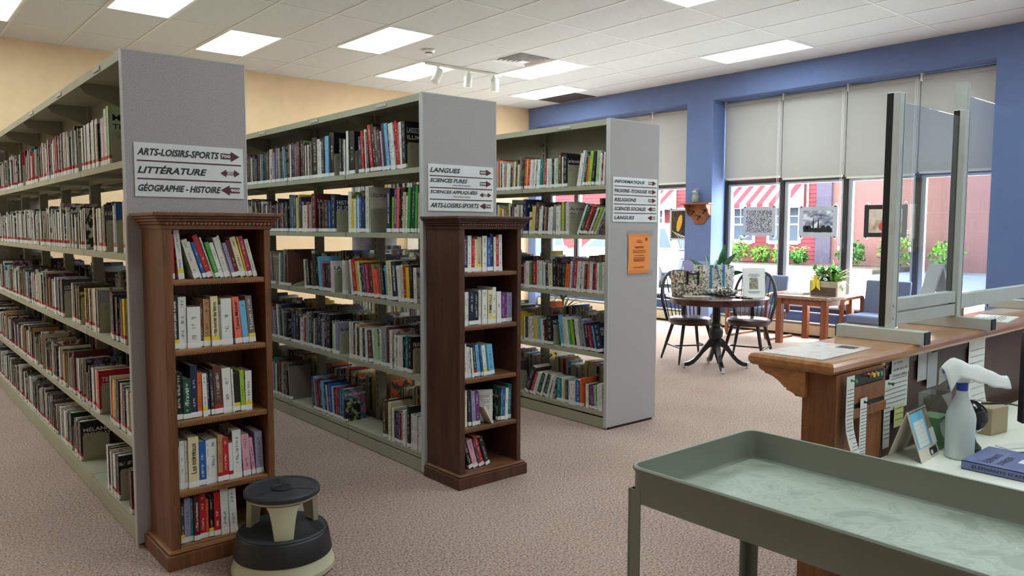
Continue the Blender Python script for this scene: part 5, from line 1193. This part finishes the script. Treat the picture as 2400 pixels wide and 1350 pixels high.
bag('large pale woven bag with bright blue straps', *ON(.03, .252), AZ, .41, .14, .295, M['weave2'], M['bluestrap'], (-.045, .085), 1., 1.)
def pouch(label, x, y, rz, w, d, h, mat):
    t = thing('woven_pouch', label, 'pouch', (x, y, TZ+.0015), rz, 'woven pouches on the round table'); rg = []
    for i in range(9):
        f_ = i/8; k = math.sin((.12+.76*f_)*math.pi)**.6; rg.append([(w/2*k*math.copysign(abs(math.cos(a))**.6, math.cos(a)), d/2*k*math.copysign(abs(math.sin(a))**.6, math.sin(a)), h*f_) for a in [2*math.pi*j/22 for j in range(22)]])
    loft(rg, True, True).build('woven_body', mat, t, True); bx(-w*.3, w*.3, -.003, .003, h-.006, h+.003).build('zip', M['blackp'], t); return t
pouch('plump brown and white woven purse at the table front', *ON(.06, -.04), AZ, .17, .13, .095, M['weave3'])
pouch('flat pale woven cushion pouch beside the brown bag', *ON(.0, .115), AZ, .17, .1, .065, M['weave2'])
pouch('flat pale woven pouch next to the display card', *ON(.17, .10), AZ, .13, .09, .055, M['weave2'])
t = thing('table_runner', 'dark cloth under the woven bags on the round table', 'cloth', (6.43, 4.56, TZ), AZ); bx(-.33, .33, -.1, .16, 0, .0015).build('cloth_panel', M['blackp'], t)
t = thing('woven_placemat', 'pale woven placemat lying at the table front', 'placemat', (*ON(-.232, -.105), TZ+.0015), AZ); bx(-.13, .13, -.035, .05, 0, .006).build('mat_body', M['weave2'], t); bx(-.135, .135, -.04, -.035, 0, .004).build('mat_edge', M['offw'], t)
for i, (dx, dy) in enumerate(((.12,-.19),(.22,-.27),(.17,-.23))):
    t = thing('woven_coaster', ('brown woven coaster in front of the display card', 'second brown woven coaster near the table edge', 'third brown woven coaster overlapping the others')[i], 'coaster', (*ON(dx, dy), TZ+.0015+(.009 if i == 2 else 0)), AZ, 'woven coasters'); MB().lathe([(.05,0),(.055,.004),(.05,.009)], 20).build('coaster_weave', M['weave3'], t, True); MB().lathe([(.054,.002),(.058,.0045),(.054,.007)], 20).build('coaster_rim', M['blackp'], t, True)
t = thing('display_card', 'white information card in a clear stand with a photograph printed', 'card', (6.675, 4.20, TZ), AZ)
m4 = Matrix.Rotation(R_(-8), 4, 'X')
MB().box(-.105, .105, 0, .003, 0, .285, M=m4).build('card_face', M['paper'], t); MB().box(-.111, .111, .003, .006, 0, .292, M=m4).build('stand_back', M['offw'], t); bx(-.09, .09, -.03, .05, 0, .003).build('stand_foot', M['offw'], t)
MB().box(-.045, .04, -.001, 0, .08, .19, M=m4).build('printed_photo', picture('bag_photo', [(.3,S(70,66,60)),(.5,S(150,138,122)),(.65,S(206,200,186))], 40), t)
q = MB()
for z, w_ in ((.225,.05),(.212,.06),(.2,.03),(.055,.06),(.042,.05)): q.box(-w_, w_, -.001, 0, z, z+.004, M=m4)
q.build('printed_lines', M['ink'], t)
# peace lily among the bags
def leaf(q, base, d, L_, w, droop, n=6, fold=.25, sv=None):
    base = Vector(base); d = Vector(d).normalized(); side = d.cross(Vector((0,0,1))) if sv is None else Vector(sv)-d*Vector(sv).dot(d)
    if side.length < .05: side = Vector((1,0,0))
    side.normalize(); vs = []; p = base.copy(); dr = d.copy()
    for i in range(n+1):
        f_ = i/n; ww = w*math.sin(math.pi*(.06+.94*f_)**.8)**.9 if i < n else 0
        nrm = side.cross(dr).normalized()
        vs += [p-side*ww+nrm*ww*fold, p.copy(), p+side*ww+nrm*ww*fold]; p = p+dr*(L_/n); dr = (dr+Vector((0,0,-droop/n))).normalized()
    fs = []
    for i in range(n): fs += [(i*3, i*3+1, i*3+4, i*3+3), (i*3+1, i*3+2, i*3+5, i*3+4)]
    q.add(vs, fs)
t = thing('peace_lily', 'peace lily with broad glossy leaves behind the blue-strapped bag', 'plant', (*ON(.06, .40), TZ), AZ)
MB().lathe([(.05,0),(.07,.1),(.075,.12),(.066,.12),(.06,.1)], 20).build('pot', M['offw'], t, True); MB().lathe([(.062,.095),(.062,.1)], 16).build('soil', M['soil'], t)
for dx, dy, dz, L0, ll, w_, dr in ((.14,0,.5,.2,.24,.05,.25),(.28,.05,.42,.2,.22,.045,.6),(-.35,.0,.42,.17,.2,.035,.5),(-.12,.05,.5,.22,.1,.018,.1),(.42,0,.25,.16,.2,.045,.9),(.35,.12,.12,.14,.16,.04,1.2),(.1,.2,.4,.14,.18,.04,.9),(-.25,.2,.5,.12,.18,.03,.8)):
    d = Vector((dx, dy, dz)).normalized(); b_ = Vector((0,0,.1)); e = b_+d*L0
    st = MB().tube([b_, e], .004, 5); q = MB(); leaf(q, e-d*.005, d, ll, w_, dr, sv=(.75,.55,-.45*dx)); lf = q.build('leaf', M['leaf'], t, True); st.build('stalk', M['leaf'], lf)

# ================================================================== SIDE TABLE, PLANTER, ARMCHAIRS
SX0, SX1, SY0, SY1, SZ_ = 8.60, 9.33, 4.45, 5.13, .60
t = thing('side_table', 'square cherry wood side table with brown stone top by the window', 'table', ((SX0+SX1)/2, (SY0+SY1)/2, 0)); a, c_ = (SX1-SX0)/2, (SY1-SY0)/2
bx(-a, a, -c_, c_, SZ_-.04, SZ_).build('tabletop', M['marble'], t, bevel=.006)
for sx_ in (-1, 1):
    for sy_ in (-1, 1): bx(sx_*(a-.05)-.035, sx_*(a-.05)+.035, sy_*(c_-.05)-.035, sy_*(c_-.05)+.035, 0, SZ_-.04).build('leg', M['cherry'], t, bevel=.003)
for s_ in (-1, 1):
    bx(-a+.085, a-.085, s_*(c_-.05)-.012, s_*(c_-.05)+.012, SZ_-.11, SZ_-.04).build('apron', M['cherry'], t); bx(s_*(a-.05)-.012, s_*(a-.05)+.012, -c_+.085, c_-.085, SZ_-.11, SZ_-.04).build('apron', M['cherry'], t)
for i, (dx, dy, rz) in enumerate(((0,0,5),(.03,.0,-3))):
    t = thing('magazine', ('magazine at the bottom of the pile on the side table', 'white magazine on top of the pile on the side table')[i], 'magazine', (8.78+dx, 4.86+dy, SZ_+i*.014), R_(rz), 'magazines on the side table')
    bx(0, .21, 0, .25, 0, .013).build('page_block', M['paper'], t); bx(-.001, .211, -.001, .251, .013, .014).build('cover', plain('magazine_cover_%d' % i, S(196,198,200), .2), t)
t = thing('planter_box', 'weathered wooden planter box with flowering plants and yellow bow', 'planter', (8.98, 4.645, SZ_)); t.scale = (1.22, 1.22, 1.22)
bx(-.085, -.07, -.13, .13, 0, .145).build('long_side', M['crate'], t); bx(.07, .085, -.13, .13, 0, .145).build('long_side', M['crate'], t); bx(-.07, .07, -.13, .13, 0, .015).build('box_bottom', M['crate'], t)
bx(-.0858, -.085, -.13, .13, .085, .145).build('pale_board', M['crate_l'], t)
for s_ in (-1, 1):
    e = bx(-.085, .085, s_*.138-.008, s_*.138+.008, 0, .15).build('end_board', M['crate_l'], t)
    MB().tube([(-.035+.07*i/12, s_*.147-.004*(s_ < 0), .085+.03*math.sin(i/12*6.28)) for i in range(13)], .004, 6).build('scroll_handle', M['offw'], e, True)
bx(-.07, .07, -.13, .13, .1, .12).build('soil', M['soil'], t)
rr = random.Random(9); q = MB(); q2 = MB()
for _ in range(90):
    p = (rr.uniform(-.07,.07), rr.uniform(-.12,.13), .12+rr.uniform(0,.12)); leaf(q, p, (rr.gauss(0,.6), rr.gauss(0,.6), rr.uniform(.3,1)), rr.uniform(.07,.13), rr.uniform(.018,.03), .8, 3)
q.build('leafy_foliage', M['leafl'], t, kind='stuff')
q = MB()
for _ in range(44):
    a_ = rr.uniform(0, 6.28); leaf(q, (rr.uniform(-.03,.03), -.07+rr.uniform(-.03,.03), .13), (math.cos(a_)*.7, math.sin(a_)*.9-.25, rr.uniform(.35,1.1)), rr.uniform(.2,.34), .006, rr.uniform(.4,1.3), 5)
q.build('striped_blades', M['leafy'], t, kind='stuff')
q = MB()
for _ in range(60): q.lathe([(.003,0),(.012,.006),(.004,.01)], 6, (rr.uniform(-.09,0), rr.uniform(-.05,.12), .15+rr.uniform(0,.1)))
q.build('white_blossoms', M['whitefl'], t, kind='stuff')
bo = MB()
for sg, L_, z_ in ((-1,.075,.1),(1,.07,.11),(-1,.09,.04),(1,.1,.05)):
    bo.add([(-.09,.075,.15),(-.1,.075+sg*L_*.5,.15-z_*.4+.03),(-.098,.075+sg*L_*.7 if z_ > .06 else .075+sg*.025,.15-z_),(-.093,.075+sg*.008,.15-z_*.7)], [(0,1,2,3)])
bo.add([(-.095,.055,.15),(-.11,.05,.2),(-.105,.09,.205),(-.095,.1,.15)], [(0,1,2,3)]); bo.build('ribbon_bow', M['yellow'], t)

def armchair(label, x, y, rz=0):
    """faces local -x"""
    t = thing('armchair', label, 'armchair', (x, y, 0), rz, 'blue upholstered armchairs by the window'); w = .3
    bx(-.27, .22, -w+.05, w-.05, .32, .42).build('seat', M['seatblue'], t, bevel=.025)
    MB().prism([(.19,.4),(.25,.4),(.31,.80),(.255,.80)], lambda p, z, a: (p, a, z), -w+.04, w-.04).build('backrest', M['seatblue'], t, bevel=.02)
    for s_ in (-1, 1):
        yy = s_*(w-.015); pts = [(.32,.015),(-.2,.015),(-.265,.03),(-.285,.08),(-.28,.52),(-.26,.575),(-.2,.59),(.18,.60),(.225,.585),(.235,.53),(.22,.33)]
        q = MB(); vs = []; th = .016
        for i, (px, pz) in enumerate(pts):
            a_ = Vector(pts[max(i-1,0)]); b_ = Vector(pts[min(i+1,len(pts)-1)]); tn = (b_-a_).normalized(); nn = Vector((-tn.y, tn.x))*th
            for sg in (1, -1):
                for so_ in (-.022, .022): vs.append((px+nn.x*sg, yy+so_, pz+nn.y*sg))
        fs = [(0,1,3,2), (len(vs)-4, len(vs)-2, len(vs)-1, len(vs)-3)]
        for i in range(len(pts)-1):
            b0 = i*4; fs += [(b0, b0+4, b0+5, b0+1), (b0+1, b0+5, b0+7, b0+3), (b0+3, b0+7, b0+6, b0+2), (b0+2, b0+6, b0+4, b0)]
        q.add(vs, fs); q.build('arm_frame', M['cherry'], t, bevel=.004)
    bx(-.25, -.22, -w+.03, w-.03, .26, .32).build('rail', M['cherry'], t); bx(.18, .21, -w+.03, w-.03, .26, .34).build('rail', M['cherry'], t)
    for s_ in (-1, 1): bx(-.22, .18, s_*(w-.045)-.012, s_*(w-.045)+.012, .26, .32).build('side_rail', M['cherry'], t)
    return t
armchair('blue armchair with bentwood frame between the round table and window', 8.93, 5.55)
armchair('blue armchair with bentwood frame on the counter side of the side table', 8.97, 4.03)

# ================================================================== WALL AND WINDOW DISPLAYS
t = thing('hook_shelf', 'orange pine wall shelf with three black hooks on the blue pillar', 'shelf', (XW, 6.80, 1.48))
MB().prism([(-.17,.28),(-.2,.27),(-.2,.13),(-.15,.1),(-.1,.045),(-.08,.0),(.08,.0),(.1,.045),(.15,.1),(.2,.13),(.2,.28)][1:]+[(-.2,.28)], lambda p, z, a: (a, p, z), -.016, 0).build('back_board', M['pine_sh'], t)
bx(-.15, 0, -.25, .25, .28, .30).build('shelf_board', M['pine_sh'], t, bevel=.004)
for s_ in (-1, 1): MB().prism([(-.13,.28),(-.12,.24),(-.085,.21),(-.07,.16),(-.04,.13),(-.016,.12),(-.016,.28)], lambda p, z, a: (p, a, z), s_*.185-.01, s_*.185+.01).build('side_bracket', M['pine_sh'], t)
for yy, z in ((.1,.17),(-.1,.185),(-.005,.1)):
    h_ = MB().box(-.022, -.016, yy-.02, yy+.02, z-.01, z+.02).tube([(-.02,yy,z+.005),(-.045,yy+.015,z-.035),(-.06,yy+.01,z-.045),(-.07,yy,z-.02)], .006, 6).tube([(-.02,yy,z+.01),(-.05,yy+.03,z+.02),(-.06,yy+.04,z+.035)], .006, 6); h_.build('coat_hook', M['black'], t)
t = thing('owl_figurine', 'small grey ceramic owl standing on the pine wall shelf', 'figurine', (XW-.07, 6.83, 1.78))
MB().lathe([(.02,0),(.04,.012),(.052,.05),(.05,.09),(.038,.125),(.03,.135)], 18).build('body', M['owl'], t, True); MB().lathe([(.03,.125),(.042,.15),(.04,.18),(.02,.2)], 18).build('head', M['owl'], t, True)
for s_ in (-1, 1):
    MB().lathe([(.012,0),(.001,.03)], 6, (-.005, s_*.028, .19)).build('ear_tuft', M['owl'], t); MB().lathe([(.012,0),(.012,.004)], 10, M=Matrix.Translation((-.036, s_*.016, .165)) @ Matrix.Rotation(R_(-90), 4, 'Y')).build('eye', M['offw'], t)
    MB().lathe([(.004,0),(.02,.04),(.012,.085)], 8, (-.01, s_*.047, .03), sx=1.4, sy=.5).build('wing', M['owl'], t, True)
MB().lathe([(.006,0),(.001,.014)], 6, M=Matrix.Translation((-.04,0,.158)) @ Matrix.Rotation(R_(200), 4, 'Y')).build('beak', M['cherry'], t)
def hung(label, yc, zc, w, h, mat_m, bord, mp, bw=.05, extra=None):
    t = thing('hung_photograph', label, 'photograph', (XG-.006, yc, zc), 0, 'photographs hung in the windows')
    bx(-.012, -.002, -w/2, w/2, -h/2, h/2).build('mount_board', mat_m, t); bx(-.0135, -.012, -w/2+bord, w/2-bord, -h/2+bord*.9, h/2-bord*.9).build('print', mp, t)
    for yy, zz in ((-w/2+.03,h/2),(w/2-.03,h/2),(-w/2+.03,-h/2),(w/2-.03,-h/2)):
        bx(-.016, .0, yy-.011, yy+.011, zz-.012, zz+.006).build('clip', M['blackp'], t); MB().lathe([(.016,0),(.012,.006),(.005,.01)], 12, M=Matrix.Translation((.006,yy,zz+(.02 if zz > 0 else -.02))) @ Matrix.Rotation(R_(-90), 4, 'Y')).build('suction_cup', M['offw'], t)
    return t
gm = plain('mat_board_grey', S(176,182,192), .8)
t = hung('grey matted photograph of a flock of white birds hung in the window', 6.05, 1.515, .515, .41, gm, .055, picture('birds_print', [(.42,S(44,46,56)),(.5,S(110,114,126)),(.56,S(214,216,222))], 60, 4, (1,1,1.6)))
t = hung('grey matted photograph of a twin-spired church hung in the window', 5.175, 1.508, .535, .40, gm, .06, picture('cloud_print', [(.35,S(60,68,88)),(.5,S(150,158,176)),(.62,S(220,224,230))], 9, 5, (1,1,1.8)))
q = MB().box(-.0142, -.0136, -.2, .2, -.14, -.085)
for yy in (-.01, .06): q.add([(-.0143,yy-.012,-.1),(-.0143,yy+.012,-.1),(-.0143,yy+.008,0),(-.0143,yy,.06),(-.0143,yy-.008,0)], [(0,1,2,3,4)])
for yy in (-.15,-.08,.12,.17): q.lathe([(.035,0),(.035,.0004)], 9, M=Matrix.Translation((-.0142,yy,-.085)) @ Matrix.Rotation(R_(-90), 4, 'Y'))
q.build('church_silhouette', plain('print_black', S(24,24,28), .4), t)
t = hung('black framed photograph of a red and cream detail behind the screen post', 4.295, 1.51, .525, .40, plain('mount_black', S(36,32,34), .7), .06, picture('cream_print', [(.35,S(150,120,100)),(.5,S(214,200,186)),(.65,S(196,180,170))], 6, 4))
MB().lathe([(.05,0),(.05,.0006)], 16, M=Matrix.Translation((-.0138,.03,-.07)) @ Matrix.Rotation(R_(-90), 4, 'Y')).build('red_detail', plain('print_red', S(206,70,70), .4), t)
t = hung('dark photograph of a yellow corn cob hung in the narrow window', 7.41, 1.475, .42, .485, plain('mount_pale', S(196,194,198), .8), .035, picture('dark_print', [(.4,S(30,26,24)),(.6,S(70,60,44))], 14))
MB().lathe([(.02,-.13),(.045,-.08),(.055,0),(.05,.07),(.02,.13)], 20, sx=.03, sy=.85, M=Matrix.Translation((-.0145,.02,.02)) @ Matrix.Rotation(R_(14), 4, 'X')).build('corn_cob', plain('corn_yellow', S(220,170,50), .5, var=.25, vs=60), t, True)
for i in range(4): MB().tube([(-.0145,.15-i*.05,-.1-.02*i),(-.0145,.02-i*.05,-.2)], .005, 5).build('husk', M['offw'], t)

# notice board on the blue wall on the staff side: it mirrors in the acrylic screens
t = thing('notice_board', 'dark framed notice board with papers on the blue wall, mirrored in the acrylic', 'notice board', (XW, -1.9, 1.2))
bx(-.02, 0, -.95, .85, 0, .75).build('board_face', plain('board_cloth', S(120,108,92), .9), t); q = MB()
for a in ((-1,-.95,0,.75),(.85,.9,0,.75)): q.box(-.03, 0, a[0], a[1], a[2]-.05, a[3]+.05)
q.box(-.03, 0, -.95, .85, .75, .8).box(-.03, 0, -.95, .85, -.05, 0); q.build('board_frame', M['blackp'], t)
for yy, zz, w_, h_, mm in ((.3,.1,.28,.4,'paper'),(-.25,.15,.4,.5,'orange'),(-.7,.2,.3,.4,'paper')): bx(-.022, -.02, yy, yy+w_, zz, zz+h_).build('pinned_sheet', M[mm], t)

# ================================================================== BEHIND THE LAST STACK
t = thing('dracaena', 'spiky dracaena in a white pot beyond the stack with orange notice', 'plant', (5.76, 5.95, 0))
MB().lathe([(.13,0),(.15,.02),(.19,.26),(.2,.28),(.18,.28),(.165,.24)], 28).build('pot', M['white'], t, True); MB().lathe([(.17,.23),(.17,.24)], 20).build('soil', M['soil'], t)
for i, (dx, dy, hh) in enumerate(((0,0,.42),(.05,.03,.3),(-.05,.02,.22))):
    st = MB().tube([(dx*.4,dy*.4,.23),(dx,dy,.23+hh)], .012, 7).build('cane', M['crate'], t); q = MB()
    for _ in range(26):
        a_ = rr.uniform(0, 6.28); leaf(q, (dx,dy,.22+hh), (math.cos(a_), math.sin(a_), rr.uniform(.1,1.2)), rr.uniform(.24,.4), .011, rr.uniform(.6,1.6), 5)
    q.build('leaf_tuft', M['drac'], st, kind='stuff')
t = thing('low_bookshelf', 'low white bookshelf with books against the beige wall', 'bookshelf', (7.6, 10.1, 0))
bx(-.9, .9, .4, .42, 0, 1.5).build('back_panel', M['white'], t)
for x in (-.9, -.01, .88): bx(x, x+.02, 0, .4, 0, 1.5).build('side_panel', M['white'], t)
for z in (.05, .5, .95, 1.48): bx(-.88, .88, 0, .4, z, z+.02).build('shelf', M['white'], t)
pic = 0
for z in (.07, .52, .97):
    x = -.86; pk = 'k'
    while x < .8:
        w_ = rr.uniform(.02,.045); h_ = rr.uniform(.2,.3); k = rr.choice('wwWkKnBr')
        if not (-.05 < x < .03):
            pic += 1
            if pic % 2 == 0:
                o = thing('picture_book', 'upright '+PAL[k][0]+' book next to '+PAL[pk][0]+' one, low white bookshelf, '+{.07: 'bottom', .52: 'middle', .97: 'top'}[z]+' shelf', 'book', (7.6+x, 10.12, z), 0, 'books on the low white bookshelf')
                mbk = bpy.data.materials.get('pb_'+k) or plain('pb_'+k, LIN[k], .5)
                bx(0, w_, 0, .002, 0, h_).build('spine', mbk, o); bx(.001, w_-.001, .002, .18, .001, h_-.002).build('page_block', M['paper'], o)
        x += w_+.002; pk = k
